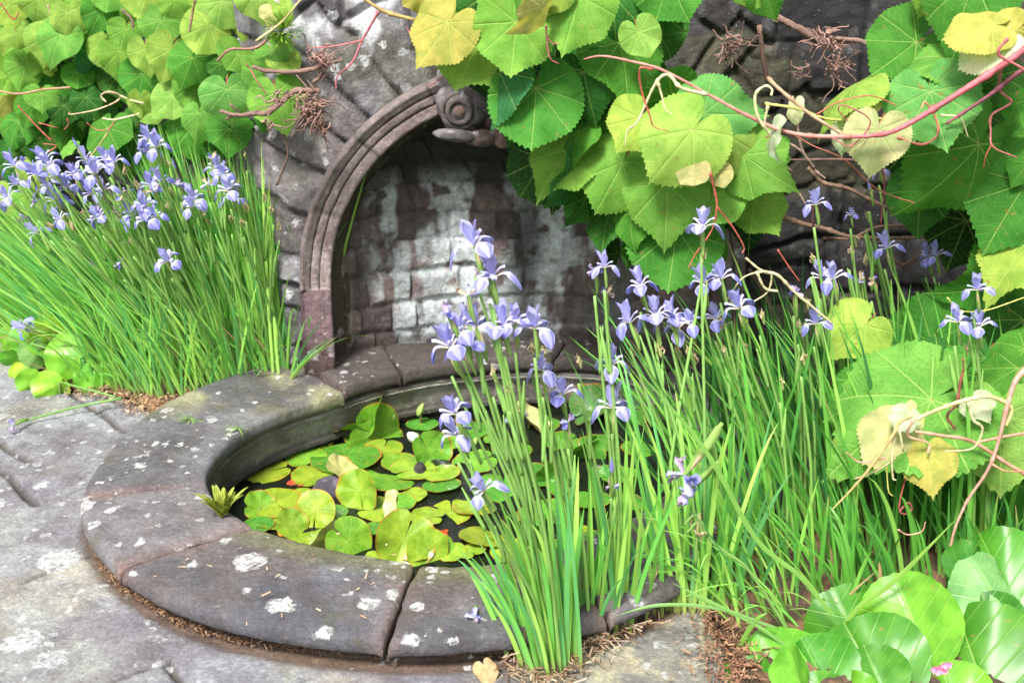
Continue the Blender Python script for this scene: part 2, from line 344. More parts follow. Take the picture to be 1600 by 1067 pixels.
c = mix(c, np.array([.36, .33, .25]), sstep(.55, .72, fbm(P3, 3.1, 5, 24)) * .7)
c = mix(c, np.array([.16, .15, .17]), sstep(.52, .70, fbm(P3, 5.5, 5, 23)) * .7)
right = sstep(-.1, .35, X); c = mix(c, np.array([.20, .19, .145]), right * .7); c = mix(c, np.array([.42, .38, .24]), right * sstep(.56, .62, fbm(P3, 22, 4, 25)) * .6)
c = mix(c, np.array([.05, .038, .025]), np.clip(Wd * 1.6, 0, 1) * .85)
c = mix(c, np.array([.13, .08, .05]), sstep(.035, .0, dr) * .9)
keep = (dr > -.05) & ~inpoly(X, Y, SOIL_L) & ~inpoly(X, Y, SOIL_R)
Fq = grid_faces(*X.shape); Fq = Fq[keep.ravel()[Fq].all(1)]
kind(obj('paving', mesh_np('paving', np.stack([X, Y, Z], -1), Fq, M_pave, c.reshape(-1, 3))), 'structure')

# ------------------------------------------------------------------ pool: coping, basin, water
pool = thing('garden_pool', 'rounded stone pool with worn lichened kerb projecting from the arched niche', 'pool', (PC[0], PC[1], 0))
J = [ang(645, 890), ang(620, 950)]
jt = [ang(*p) for p in ((625, 940), (262, 862), (232, 762), (405, 622), (528, 600))]
jt = sorted([jt[0], jt[1], jt[2], jt[3], jt[4]])
cuts = [jt[0] - .62, jt[0], jt[1], jt[2], jt[3] if False else jt[4], 2.80, 3.5, 2 * math.pi - 2.35, 2 * math.pi - 1.9, 2 * math.pi - 1.3, jt[0] - .62 + 2 * math.pi]
cuts = [c_ for c_ in cuts]
def slab(i, a0, a1):
    gap = .006; n = max(12, int((a1 - a0) * .95 / .007)); A = np.linspace(a0 + gap, a1 - gap, n)
    prof = [(0, -.046), (-.008, -.042), (-.012, -.03), (-.012, -.010), (-.008, -.002), (-.001, .001), (.012, .002)]   # inner face (offset from inner edge, z from top)
    topn = 34
    zoff = [-.004, -.001, .0, -.010, .004, 0, .002, 0, .003, .0, .0][i % 11]
    ri, ro = r_in(A), r_out(A); skew = {1: .05}.get(i, 0)
    cols = []
    for o, z in prof: cols.append((ri + o, np.full(n, z)))
    for t in np.linspace(.06, .94, topn): cols.append((ri + (ro - ri) * t, np.full(n, .003 * math.sin(math.pi * t))))
    for o, z in [(-.007, -.0005), (.004, -.004), (.010, -.011), (.013, -.024), (.012, -.036), (.004, -.044), (-.016, -.048), (-.028, -.055), (-.03, -.08), (-.03, -.13)]: cols.append((ro + o, np.full(n, z)))
    R = np.stack([c_[0] for c_ in cols], 1); Z = np.stack([c_[1] for c_ in cols], 1) + ZT + zoff
    m = R.shape[1]; AA = np.repeat(A[:, None], m, 1)
    # worn ends: bend down at both ends
    e = np.minimum((AA - A[0]), (A[-1] - AA)) * R; ed = .012 * np.exp(-e / .006); Z = Z - ed
    wob = (fbm(np.stack([AA * 0 + i * 7, R * 8, AA * 0], -1), 1.5, 3, 77) - .5) * .03
    side = np.where(AA < (A[0] + A[-1]) / 2, 1, -1) * np.exp(-e / .05); AA = AA + wob * side * .8 / R * .6
    Xx, Yy = pol(AA, R); P = np.stack([Xx, Yy, Z * .0 + i * .37], -1)
    Z = Z + .006 * (fbm(P, 5, 3, 31) - .5) + .006 * (fbm(P, 22, 4, 32) - .5) + .003 * (fbm(P, 70, 2, 33) - .5)
    dn = (fbm(P, 14, 3, 34) - .5) * .014; edge = np.clip(np.abs(np.arange(m) - m / 2) / (m / 2), 0, 1) ** 6
    Xx += -np.sin(AA) * dn * edge; Yy += -np.cos(AA) * dn * edge
    tone = [np.array([.088, .087, .095]), np.array([.085, .085, .098]), np.array([.10, .095, .10])][i % 3]
    c = mix(tone, tone * 1.7, sstep(.4, .7, fbm(P, 4, 4, 36)))
    c = mix(c, np.array([.16, .115, .09]), sstep(.55, .7, fbm(P, 6, 4, 37)) * .35)
    c = mix(c, np.array([.30, .17, .12]), np.exp(-e / .02) * .7 * fbm(P, 8, 3, 38))
    if i == 3:   # greenish limy algae where the kerb runs to the niche
        c = mix(c, np.array([.30, .30, .17]), sstep(3.0, 3.2, Yy) * sstep(.38, .55, fbm(P, 6, 4, 39)) * .85)
    if i in (1, 0): c = mix(c, np.array([.16, .17, .06]), sstep(.10, .0, R - r_in(AA)) * .7)
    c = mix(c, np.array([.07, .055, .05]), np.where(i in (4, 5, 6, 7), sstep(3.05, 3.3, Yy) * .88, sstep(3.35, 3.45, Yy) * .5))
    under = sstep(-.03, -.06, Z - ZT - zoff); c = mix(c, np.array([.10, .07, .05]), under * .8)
    V = np.stack([Xx, Yy, Z], -1).reshape(-1, 3); Fq = grid_faces(n, m)[:, ::-1]
    ext = [tuple(f) for f in Fq]
    # end caps
    ext += [tuple(range(0, m))[::-1], tuple((n - 1) * m + k for k in range(m))]
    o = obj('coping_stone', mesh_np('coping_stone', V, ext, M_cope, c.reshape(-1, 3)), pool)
    return o
for i in range(len(cuts) - 1): slab(i, cuts[i], cuts[i + 1])

A = np.linspace(-np.pi, np.pi, 420)[:-1]; prof = [(.05, .045), (.0, .040), (.004, .034), (.0, .028), (.012, .022), (.018, .0), (.022, -.03), (.026, -.05), (.014, -.055), (.012, -.065), (.03, -.07), (.03, -.30), (-.06, -.35)]
pr = []
for k in range(len(prof) - 1):
    for t in np.linspace(0, 1, 6)[:-1]: pr.append((prof[k][0] * (1 - t) + prof[k + 1][0] * t, prof[k][1] * (1 - t) + prof[k + 1][1] * t))
pr = np.array(pr + [prof[-1]]); m = len(pr); AA = np.repeat(A[:, None], m, 1); R = r_in(AA) + pr[None, :, 0]; Z = np.repeat(pr[None, :, 1], len(A), 0)
Xx, Yy = pol(AA, R); P = np.stack([Xx, Yy, Z], -1); dn = (fbm(P, 25, 4, 41) - .5) * .012; Xx -= np.sin(AA) * dn; Yy -= np.cos(AA) * dn
c = mix(np.array([.17, .155, .145]), np.array([.30, .285, .26]), sstep(.35, .65, fbm(P, 9, 4, 42)))
c = mix(c, np.array([.035, .035, .025]), sstep(-.035, -.06, Z)); c = mix(c, np.array([.10, .10, .04]), sstep(.5, .68, fbm(P * np.array([1, 1, .4]), 12, 4, 43)) * .7)
obj('basin_wall', mesh_np('basin_wall', np.stack([Xx, Yy, Z], -1), grid_faces(len(A), m, True)[:, ::-1], M_basin, c.reshape(-1, 3)), pool)

t = NT('pond_water'); co = t.N('TexCoord').outputs['Object']; nz = t.noise(co, 9, 3, .5)
t.p.inputs['Base Color'].default_value = (.007, .010, .006, 1); t.p.inputs['Roughness'].default_value = .03; t.p.inputs['IOR'].default_value = 1.33
t.L(t.bump(nz.outputs['Fac'], .15, .01), t.p.inputs['Normal'])
V = [(PC[0], PC[1], ZW)] + [(*pol(a, r_in(a) + .035), ZW) for a in A]
kind(obj('water', mesh_np('water', V, [(0, 1 + (i + 1) % len(A), 1 + i) for i in range(len(A))], t.m)), 'structure')

# ------------------------------------------------------------------ wall with niche
def wall_y(x): return WY + np.clip(-.665 - x, 0, None) * .85
wall = thing('stone_wall', 'old mossy rubble stone wall holding the arched fountain niche', 'wall', (XC, WY, 0))
st = .0085
X, Z = np.meshgrid(np.arange(-2.7, 2.7, st), np.arange(-.06, 1.75, st), indexing='ij')
P = np.stack([X, X * 0, Z], -1); wx = (fbm(P, 5, 3, 51) - .5) * .05; wz = (fbm(P, 5, 3, 52) - .5) * .035
def courses(U, Vv, hs, seed, wmin=.12, wmax=.34):
    rg = np.random.default_rng(seed); rows = np.concatenate([[-.3], -.3 + np.cumsum(rg.uniform(*hs, 60))])
    ri = np.clip(np.searchsorted(rows, Vv) - 1, 0, 59); dv = np.minimum(Vv - rows[ri], rows[ri + 1] - Vv); du = np.zeros(U.shape); ids = np.zeros(U.shape)
    for r in np.unique(ri):
        cu = np.cumsum(rg.uniform(wmin, wmax, 90)) - 6.0 - rg.uniform(0, .3); mk = ri == r; k = np.clip(np.searchsorted(cu, U[mk]) - 1, 0, 88)
        du[mk] = np.minimum(U[mk] - cu[k], cu[k + 1] - U[mk]); ids[mk] = _h(k.astype(np.int64), np.int64(r) + 0 * k, 0 * k, seed)
    return np.minimum(du, dv), ids
e1, id1 = courses(X + wx, Z + wz, (.085, .16), 61)
rr = np.hypot(X - XC, Z - ZS); aa = np.arctan2(X - XC, Z - ZS)
rgv = np.random.default_rng(5); vc = np.cumsum(np.concatenate([[-3.3], rgv.uniform(.10, .20, 60)])); av = aa + (fbm(P, 6, 3, 53) - .5) * .10
k = np.clip(np.searchsorted(vc, av) - 1, 0, 59); rout = RB + .20 + .16 * _h(k.astype(np.int64), 0 * k, 0 * k, 9)
ee = np.minimum(np.minimum(av - vc[k], vc[k + 1] - av) * rr, rout - rr); inring = (rr < rout) & (Z > ZS - .2)
EDG = np.where(inring, ee, np.minimum(e1, np.where(Z > ZS - .2, np.abs(rr - rout), 9))); ID = np.where(inring, _h(k.astype(np.int64), 0 * k, 0 * k, 3), id1)
relief = .022 * sstep(0, .016, EDG) * (.5 + ID) + .03 * (fbm(P, 6, 6, 54) - .5) + .014 * (fbm(P, 32, 4, 55) - .5)
strat = (fbm(np.stack([np.where(inring, aa * 10, X * 4), Z * 0, np.where(inring, rr * 2.5, Z * 26)], -1), 2.2, 4, 57) - .5); relief = relief + .006 * strat
top = sstep(1.10, 1.12, Z + wz); relief = relief + .035 * top * sstep(-.75, -.60, X) * 0
Yw = wall_y(X) - relief + .02
batter = 0
Vw = np.stack([X, Yw, Z], -1)
hole = (np.abs(X - XC) < RB - .03) & (Z < ZS) | (rr < RB - .03)
c = mix(np.array([.15, .147, .16]), np.array([.25, .245, .26]), ID); c = mix(c, np.array([.20, .165, .15]), sstep(.6, .9, _h((ID * 997).astype(np.int64), 0 * k, 0 * k, 8)) * .6)
c = mix(c, np.array([.07, .065, .07]), sstep(.5, .68, fbm(P, 7, 5, 58)) * .6); c = mix(c, np.array([.05, .043, .035]), sstep(.010, .0, EDG) * .8)
c = mix(c, c * np.array([.10, .095, .09]), sstep(.32, .6, X))                                                 # deep shade right of the niche, painted into the stone colour
c = mix(c, c * .22, sstep(-.78, -.90, X))  # shade under the overhanging vine, painted into the left wall colour
c = mix(c, np.array([.13, .13, .06]), sstep(.55, .68, fbm(P, 4, 4, 59)) * .35)
c = mix(c, np.array([.62, .64, .66]), sstep(.90, 1.08, Z) * sstep(.42, .52, fbm(P, 9, 5, 60)) * sstep(-.72, -.65, X) * sstep(-.2, -.35, X) * .9)
Fq = grid_faces(*X.shape); Fq = Fq[(~hole).ravel()[Fq].all(1)]
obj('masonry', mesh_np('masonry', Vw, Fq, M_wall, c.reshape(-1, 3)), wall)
# back and top of the wall so that it has depth
V = [(-2.7, wall_y(-2.7) + .5, 0), (-.665, WY + .5, 0), (2.7, WY + .5, 0), (-2.7, wall_y(-2.7) + .5, 1.74), (-.665, WY + .5, 1.74), (2.7, WY + .5, 1.74), (-2.7, wall_y(-2.7) - .01, 1.735), (-.665, WY - .01, 1.735), (2.7, WY - .01, 1.735)]
V = [tuple(float(q) for q in v) for v in V]
obj('wall_core', mesh_np('wall_core', V, [(0, 3, 4, 1), (1, 4, 5, 2), (3, 6, 7, 4), (4, 7, 8, 5)], M_wall, np.tile([.12, .11, .12], (9, 1)), smooth=False), wall)

# arch moulding: profile swept up the left jamb, round the arch and down the right jamb
prof = [(.0, .055), (.006, .040), (.0, -.012), (-.001, -.020), (.006, -.024), (.030, -.024), (.032, -.017), (.035, -.026), (.056, -.032), (.058, -.024), (.061, -.034), (.074, -.040), (.080, -.045), (.088, -.042), (.090, -.030), (.094, -.012), (.094, .03)]
pq = [(-.035, .115), (-.028, .10), (-.012, .08)] + prof   # soffit running back into the niche
pp = []
for a, b in zip(pq[:-1], pq[1:]):
    nseg = max(1, int(math.hypot(a[0] - b[0], a[1] - b[1]) / .006)); pp += [(a[0] + (b[0] - a[0]) * t / nseg, a[1] + (b[1] - a[1]) * t / nseg) for t in range(nseg)]
pp = np.array(pp + [pq[-1]])
path = [(-1, 0, z) for z in np.arange(ZT - .03, ZS, .008)]; nA = 230
path = [(XC, z, -np.pi / 2, 0) for z in np.arange(ZT - .03, ZS, .008)] + [(XC, ZS, a, 1) for a in np.linspace(-np.pi / 2, np.pi / 2, nA)] + [(XC, z, np.pi / 2, 2) for z in np.arange(ZS, ZT - .03, -.008)]
rows = []; cc = []; s_acc = 0; joints = [-1.18, -.80, -.42, .42, .8, 1.18]
for (xc, z, a, ph) in path:
    R = RA + pp[:, 0]; x = xc + R * np.sin(a); zz = z + R * np.cos(a) if ph == 1 else np.full(len(pp), z); y = WY + pp[:, 1] - (.012 if ph != 1 else 0) * (pp[:, 1] < .03)
    if ph != 1: y = np.where((pp[:, 0] > .02) & (pp[:, 0] < .085) & (pp[:, 1] < 0), WY - .040, y)
    rows.append(np.stack([x, y, zz], -1))
Vm = np.array(rows); jd = np.array([min([abs(a - j) * RA for j in joints] + [9]) if ph == 1 else min(abs(z - ZS + .004), 9) for (_, z, a, ph) in path])
nn = fbm(Vm, 20, 4, 71) - .5; Vm[..., 1] += .010 * nn + .004 * (fbm(Vm, 70, 3, 73) - .5) + .006 * np.exp(-(jd / .004) ** 2)[:, None]
Vm[..., 0] += (fbm(Vm + 9, 16, 3, 72) - .5) * .006
c = mix(np.array([.21, .16, .15]), np.array([.33, .27, .26]), sstep(.35, .65, fbm(Vm, 7, 4, 74)))
c = mix(c, np.array([.15, .13, .12]), (pp[:, 0] > .064)[None, :] * .5 * np.ones((len(path), 1)))
c = mix(c, np.array([.045, .032, .028]), np.where(np.isin(np.round(pp[:, 0], 3), np.round([.032, .058], 3)), 1, 0)[None, :] * np.ones((len(path), 1)) * 0 + (((np.abs(pp[:, 0] - .0325) < .0022) | (np.abs(pp[:, 0] - .0585) < .0022)) & (pp[:, 1] < 0))[None, :] * .75 * np.ones((len(path), 1)))
c = mix(c, np.array([.075, .055, .03]), sstep(.0, .03, pp[:, 1])[None, :] * np.ones((len(path), 1)) * .9)
jm = np.array([0 if ph == 1 else 1 for (_, z, a, ph) in path]); c = mix(c, np.array([.15, .085, .10]), jm[:, None] * (pp[:, 1] < 0)[None, :] * .8)
c = mix(c, np.array([.05, .04, .03]), np.exp(-(jd / .005) ** 2)[:, None] * np.ones((1, len(pp))) * .7)
c = mix(c, np.array([.05, .03, .015]), (sstep(.22, .12, Vm[..., 2])) * .7)
obj('arch_moulding', mesh_np('arch_moulding', Vm, grid_faces(*Vm.shape[:2]), M_mould, c.reshape(-1, 3)), wall)

# niche lining: shallow curved recess closed by a half dome, laid in courses
ND = .135; NW = RA - .012; y0 = WY + .085
nu, nv = 330, 190
ph = np.linspace(np.pi, 0, nu); zc = np.linspace(ZT - .04, ZS, 52); el = np.linspace(0, np.pi / 2 * .985, nv - 52 + 1)[1:]
U = np.repeat(ph[:, None], nv, 1)
zz = np.concatenate([zc, ZS + NW * np.sin(el)]); rf = np.concatenate([np.ones(52), np.cos(el)])
Zn = np.repeat(zz[None], nu, 0); RF = np.repeat(rf[None], nu, 0)
Xn = XC + NW * RF * np.cos(U); Yn = y0 + ND * RF * np.sin(U)
arc = np.concatenate([zc, ZS + NW * el]); ARC = np.repeat(arc[None], nu, 0)
Pn = np.stack([Xn, Yn, Zn], -1); wv = (fbm(Pn, 6, 4, 81) - .5) * .045
e, idn = courses(U * .62 * (RF * .8 + .2) + wv, ARC + wv, (.085, .105), 83, .11, .26)
rel = .012 * sstep(0, .02, e) + .034 * (fbm(Pn, 10, 4, 84) - .5) + .010 * (fbm(Pn, 36, 4, 85) - .5) + .012 * (idn - .5) * sstep(0, .02, e)
nx_, ny_ = -np.cos(U), -np.sin(U); Xn = Xn + nx_ * rel; Yn = Yn + ny_ * rel
c = mix(np.array([.10, .078, .078]), np.array([.26, .19, .18]), idn); c = mix(c, np.array([.03, .025, .02]), sstep(.008, .0, e) * .65)
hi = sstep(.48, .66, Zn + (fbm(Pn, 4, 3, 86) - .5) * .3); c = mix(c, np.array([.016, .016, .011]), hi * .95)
strk = fbm(Pn * np.array([1, 1, .13]), 13, 4, 87); blot = fbm(Pn, 5.5, 4, 88)
lime = sstep(.42, .49, strk * .66 + blot * .34 + (idn - .5) * .06 + .07 * np.exp(-((Xn + .20) / .20) ** 2) - .02) * sstep(.70, .54, Zn) * sstep(-.46, -.36, Xn + (fbm(Pn, 9, 3, 89) - .5) * .14) * sstep(.40, .20, Xn)
c = mix(c, np.array([.62, .69, .70]), np.clip(lime, 0, 1) * .95 * sstep(.36, .56, fbm(Pn, 30, 4, 90) + .08))
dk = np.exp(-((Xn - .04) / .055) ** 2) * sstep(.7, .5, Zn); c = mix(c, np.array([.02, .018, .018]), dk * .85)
wear = sstep(.48, .56, fbm(Pn * np.array([1, 1, .3]), 9, 3, 92)) * sstep(.12, .3, Xn); c = mix(c, np.array([.16, .165, .16]), wear * .7 * sstep(.8, .6, Zn))
rim = sstep(-.475, -.50, Xn) ; c = mix(c, np.array([.30, .27, .20]), rim * .6 * sstep(.45, .3, Zn))
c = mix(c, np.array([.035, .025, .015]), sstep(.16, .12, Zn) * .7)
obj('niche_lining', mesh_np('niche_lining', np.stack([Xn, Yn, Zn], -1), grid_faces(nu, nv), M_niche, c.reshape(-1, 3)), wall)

# carved keystone: a fish head scroll with a ringed eye and a jutting lip
def blob(mb, c, r, col, seed, amp=.1, rot=None, nu=40, nv=26, sc=25):
    u = np.linspace(0, 2 * np.pi, nu + 1)[:-1]; v = np.linspace(.001, np.pi - .001, nv)
    D = np.stack([np.cos(u)[:, None] * np.sin(v), np.sin(u)[:, None] * np.sin(v), np.cos(v)[None] * np.ones((nu, 1))], -1)
    Pq = D * np.array(r); 
    if rot is not None: Pq = Pq @ np.array(Matrix.Rotation(rot[1], 3, rot[0])).T
    Pq = Pq + np.array(c); nz_ = fbm(Pq, sc, 4, seed) - .5; Pq = Pq + (Pq - np.array(c)) * (nz_[..., None] * amp * 2)
    cl = mix(np.array(col) * .55, np.array(col) * 1.35, sstep(.35, .65, fbm(Pq, sc * 1.4, 3, seed + 2)))
    Fq = grid_faces(nu, nv, True)[:, ::-1]; mb.add(Pq, Fq, cl.reshape(-1, 3))
mb = MB(); g = (.16, .145, .15); b_ = (.15, .10, .09)
ky = WY - .09
e0 = at_y(718, 172, ky); blob(mb, e0 + [.012, .055, .005], (.078, .085, .080), g, 101, .12)
blob(mb, at_y(752, 150, ky) + [0, .06, 0], (.085, .08, .075), g, 102, .12); blob(mb, at_y(795, 185, ky) + [0, .07, 0], (.085, .08, .09), b_, 103, .14)
blob(mb, at_y(700, 125, ky) + [0, .07, 0], (.035, .05, .055), g, 104, .12)
for r_, rr_, dy in ((.030, .0075, -.026), (.046, .006, -.014)):
    an = np.linspace(0, 2 * np.pi, 33); mb.tube([e0 + [r_ * math.cos(q), dy, r_ * math.sin(q)] for q in an], rr_, (.13, .11, .10), 8)
blob(mb, e0 + [0, -.026, 0], (.016, .012, .016), (.22, .15, .12), 105, .05, nu=18, nv=12)
blob(mb, at_y(712, 212, ky - .03), (.062, .035, .017), (.17, .155, .16), 106, .16, ('Y', .12))
blob(mb, at_y(752, 215, ky), (.05, .05, .022), b_, 107, .12); blob(mb, at_y(785, 212, ky), (.03, .05, .035), (.20, .12, .11), 108, .15)
obj('keystone_carving', mb.mesh('keystone_carving', M_mould), wall)

# ------------------------------------------------------------------ leaves
def leaf_mesh(name, mats, outline, sectors, teeth=0, tamp=.03, nr=11, droop=.12, fold=.0, wave=.03, seed=0, petiole=True, quilt=.005, crease=.008):
    rg = np.random.default_rng(seed)
    nt = 180; th = np.linspace(-np.pi, np.pi, nt + 1)[:-1]; A = np.abs(th)
    r = np.interp(A, np.radians([o[0] for o in outline]), [o[1] for o in outline])
    r = r * (1 + .05 * (fbm(np.stack([th * 1.3, th * 0 + seed, th * 0], -1), 1., 2, seed) - .5))
    if teeth: r = r * (1 + tamp * (2 * np.abs(((th / (2 * np.pi) * teeth) % 1) - .5) - .5) * (.6 + .8 * _h(np.floor(th / (2 * np.pi) * teeth).astype(np.int64), 0 * th.astype(np.int64), 0 * th.astype(np.int64), seed)) * sstep(0.02, .25, np.pi - A))
    k = np.linspace(0, 1, nr + 1)[1:] ** .85
    R = r[:, None] * k[None]; T = np.repeat(th[:, None], nr, 1)
    x = R * np.sin(T); y = -R * np.cos(T)
    sec = np.array(sectors); d = T[..., None] - sec[None, None]; dn = np.abs((d + np.pi) % (2 * np.pi) - np.pi).min(-1)
    u = R * np.cos(dn); v = R * np.abs(np.sin(dn))
    ph1, ph2 = rg.uniform(0, 6, 2)
    z = -droop * (x * x * .9 + np.clip(-y, 0, 2) ** 2 * 1.1) + fold * np.abs(x) + wave * np.sin(T * 3 + ph1) * (R / .6) ** 2.2 + wave * .6 * np.sin(T * 7 + ph2) * (R / .6) ** 3
    z = z - crease * np.exp(-(v / .022) ** 2) * sstep(0, .15, R)
    fr = ((u - .75 * v) / .105) % 1; z = z + quilt * (1 - np.cos(2 * np.pi * (fr - .5))) * .5
    z = z + .03 * (fbm(np.stack([x, y, x * 0 + seed], -1), 3, 2, seed + 5) - .5)
    V = np.vstack([[[0, 0, 0]], np.stack([x, y, z], -1).reshape(-1, 3)]); uv = np.vstack([[[0, 0]], np.stack([u, v], -1).reshape(-1, 2)])
    Fq = [(0, 1 + ((i + 1) % nt) * nr, 1 + i * nr) for i in range(nt)]
    Fq = [f[::-1] for f in Fq]
    for i in range(nt):
        i2 = (i + 1) % nt
        if abs(A[i] - np.pi) < .01 or abs(A[i2] - np.pi) < .01:
            pass
        for j in range(nr - 1): Fq.append((1 + i * nr + j, 1 + i2 * nr + j, 1 + i2 * nr + j + 1, 1 + i * nr + j + 1)[::-1])
    mi = [0] * len(Fq)
    if petiole:
        P = smooth_path(np.array([(0, 0, -.004), (.0, .12, -.05), (.02, .30, -.22), (.03, .42, -.42)]), 3); kk = 5; T_ = np.gradient(P, axis=0); base = len(V); VV = []
        for p, tt in zip(P, T_):
            tt = tt / np.linalg.norm(tt); a = np.cross(tt, [1, 0, 0]); a /= np.linalg.norm(a)
            for q in range(kk): VV.append(p + .013 * (np.cos(q * 2 * np.pi / kk) * np.array([1, 0, 0]) + np.sin(q * 2 * np.pi / kk) * a))
        V = np.vstack([V, VV]); uv = np.vstack([uv, np.zeros((len(VV), 2))])
        for i in range(len(P) - 1):
            for q in range(kk): Fq.append((base + i * kk + q, base + i * kk + (q + 1) % kk, base + (i + 1) * kk + (q + 1) % kk, base + (i + 1) * kk + q)); mi.append(1)
    return mesh_np(name, V, Fq, mats, np.tile([.30, .09, .05], (len(V), 1)), uv, True, mi)
VO = [(0, .86), (6, .79), (14, .715), (28, .655), (45, .64), (60, .615), (78, .595), (95, .58), (110, .56), (130, .54), (150, .49), (163, .40), (172, .25), (180, .05)]
VO2 = [(0, .88), (5, .80), (13, .70), (25, .635), (40, .645), (48, .655), (60, .60), (80, .575), (98, .575), (112, .55), (132, .50), (150, .46), (163, .38), (172, .22), (180, .04)]
VO3 = [(0, .78), (8, .73), (18, .68), (30, .66), (44, .66), (60, .63), (80, .60), (100, .57), (120, .55), (145, .51), (160, .44), (171, .28), (180, .06)]
SEC = [0, rad(42), -rad(42), rad(82), -rad(82), rad(125), -rad(125)]
LEAVES = [leaf_mesh('leaf', [M_leaf, M_stem], o, SEC, 58, .055, 9, dr_, fo, wa, sd, True) for o, dr_, fo, wa, sd in ((VO, .20, 0, .04, 1), (VO2, .30, .05, .05, 2), (VO3, .15, -.14, .04, 3), (VO, .40, .12, .055, 4), (VO2, .10, -.2, .06, 5), (VO3, .5, .0, .04, 6), (VO, .30, -.28, .05, 7), (VO3, .05, .12, .07, 8), (VO2, .55, -.1, .045, 9))]
def frame(px, py, y, dx, dy, tau, rho):
    """axes for a leaf whose tip points along (dx,dy) in the picture, tip tilted out by tau, rolled by rho"""
    d = ray(px, py); d /= np.linalg.norm(d); n = -d
    t3 = cR * dx - cU * dy; t3 = t3 - n * (t3 @ n); t3 /= np.linalg.norm(t3)
    t_ = t3 * math.cos(tau) + n * math.sin(tau); n_ = n * math.cos(tau) - t3 * math.sin(tau)
    s_ = np.cross(-t_, n_)
    n2 = n_ * math.cos(rho) + s_ * math.sin(rho); s2 = np.cross(-t_, n2)
    return s2, -t_, n2
def place(name, me, parent, nx, ny, tx, ty, y, w=1., tau=None, col=(.1, .25, .04), length=.84, roll=None, petl=False, scale=.98):
    p = at_y(nx, ny, y); L = math.hypot(tx - nx, ty - ny); dist = np.linalg.norm(p - C0); tau = random.uniform(.15, .5) if tau is None else tau
    s = L / F_PX * (p - C0) @ cF / length / max(.35, math.cos(tau)) * scale
    rho = math.acos(min(1, max(.15, w if w < 1 else 1))) * (random.choice((-1, 1)) if roll is None else roll) + random.uniform(-.12, .12)
    X_, Y_, Z_ = frame(nx, ny, y, (tx - nx) / L, (ty - ny) / L, tau, rho)
    wd = max(1, w)
    M = Matrix(((X_[0] * s * wd, Y_[0] * s, Z_[0] * s, p[0]), (X_[1] * s * wd, Y_[1] * s, Z_[1] * s, p[1]), (X_[2] * s * wd, Y_[2] * s, Z_[2] * s, p[2]), (0, 0, 0, 1)))
    o = bpy.data.objects.new(name, me); link(o); o.matrix_basis = M; put(o, parent); o.color = (*col, 1); return o
CB = {'b': (.125, .285, .045), 'y': (.215, .345, .065), 'm': (.055, .20, .025), 'd': (.026, .115, .018), 'k': (.010, .045, .008), 'o': (.36, .31, .07), 'p': (.40, .37, .17), 't': (.03, .14, .05), 'g': (.11, .29, .07), 'w': (.48, .50, .34)}  # k: leaf green darkened to paint the shade between and behind front leaves
def jit(c, a=.14):
    k = random.uniform(1 - a, 1 + a); h = random.uniform(-.12, .12); return (c[0] * k * (1 + h), c[1] * k, c[2] * k * (1 - h))
def leaf_mass(parent, L, depth, name='foliage'):
    V = []; Fq = []; C = []; UV = []; n = 0
    for q in L:
        nx, ny, tx, ty, w, k = q[:6]; y = (depth(nx) if callable(depth) else depth) + q[6]
        o = place('leaf', LEAVES[random.randrange(9)], parent, nx, ny, tx, ty, y, w, None, jit(CB[k])); me = o.data; M = np.array(o.matrix_basis)
        v = np.zeros(len(me.vertices) * 3, np.float32); me.vertices.foreach_get('co', v); v = v.reshape(-1, 3) @ M[:3, :3].T + M[:3, 3]
        l = np.zeros(len(me.loops), np.int32); me.loops.foreach_get('vertex_index', l); u = np.zeros(len(me.loops) * 2, np.float32); me.uv_layers[0].data.foreach_get('uv', u); uv = np.zeros((len(v), 2)); uv[l] = u.reshape(-1, 2)
        Fq += [tuple(i + n for i in p.vertices) for p in me.polygons]; V.append(v); UV.append(uv); C.append(np.tile(o.color[:3], (len(v), 1))); n += len(v); bpy.data.objects.remove(o)
    o = obj(name, mesh_np(name, np.concatenate(V), Fq, M_leafc, np.concatenate(C), np.concatenate(UV)), parent); o['kind'] = 'stuff'; return o
def leaf_list(parent, L, depth, jitter=.03):
    for i, q in enumerate(L):
        nx, ny, tx, ty, w, k = q[:6]; y = (depth(nx) if callable(depth) else depth) + (q[6] if len(q) > 6 else 0) + random.uniform(-jitter, jitter) * 1.6
        place('leaf', LEAVES[random.randrange(9)], parent, nx, ny, tx, ty, y, w, None, jit(CB[k]))

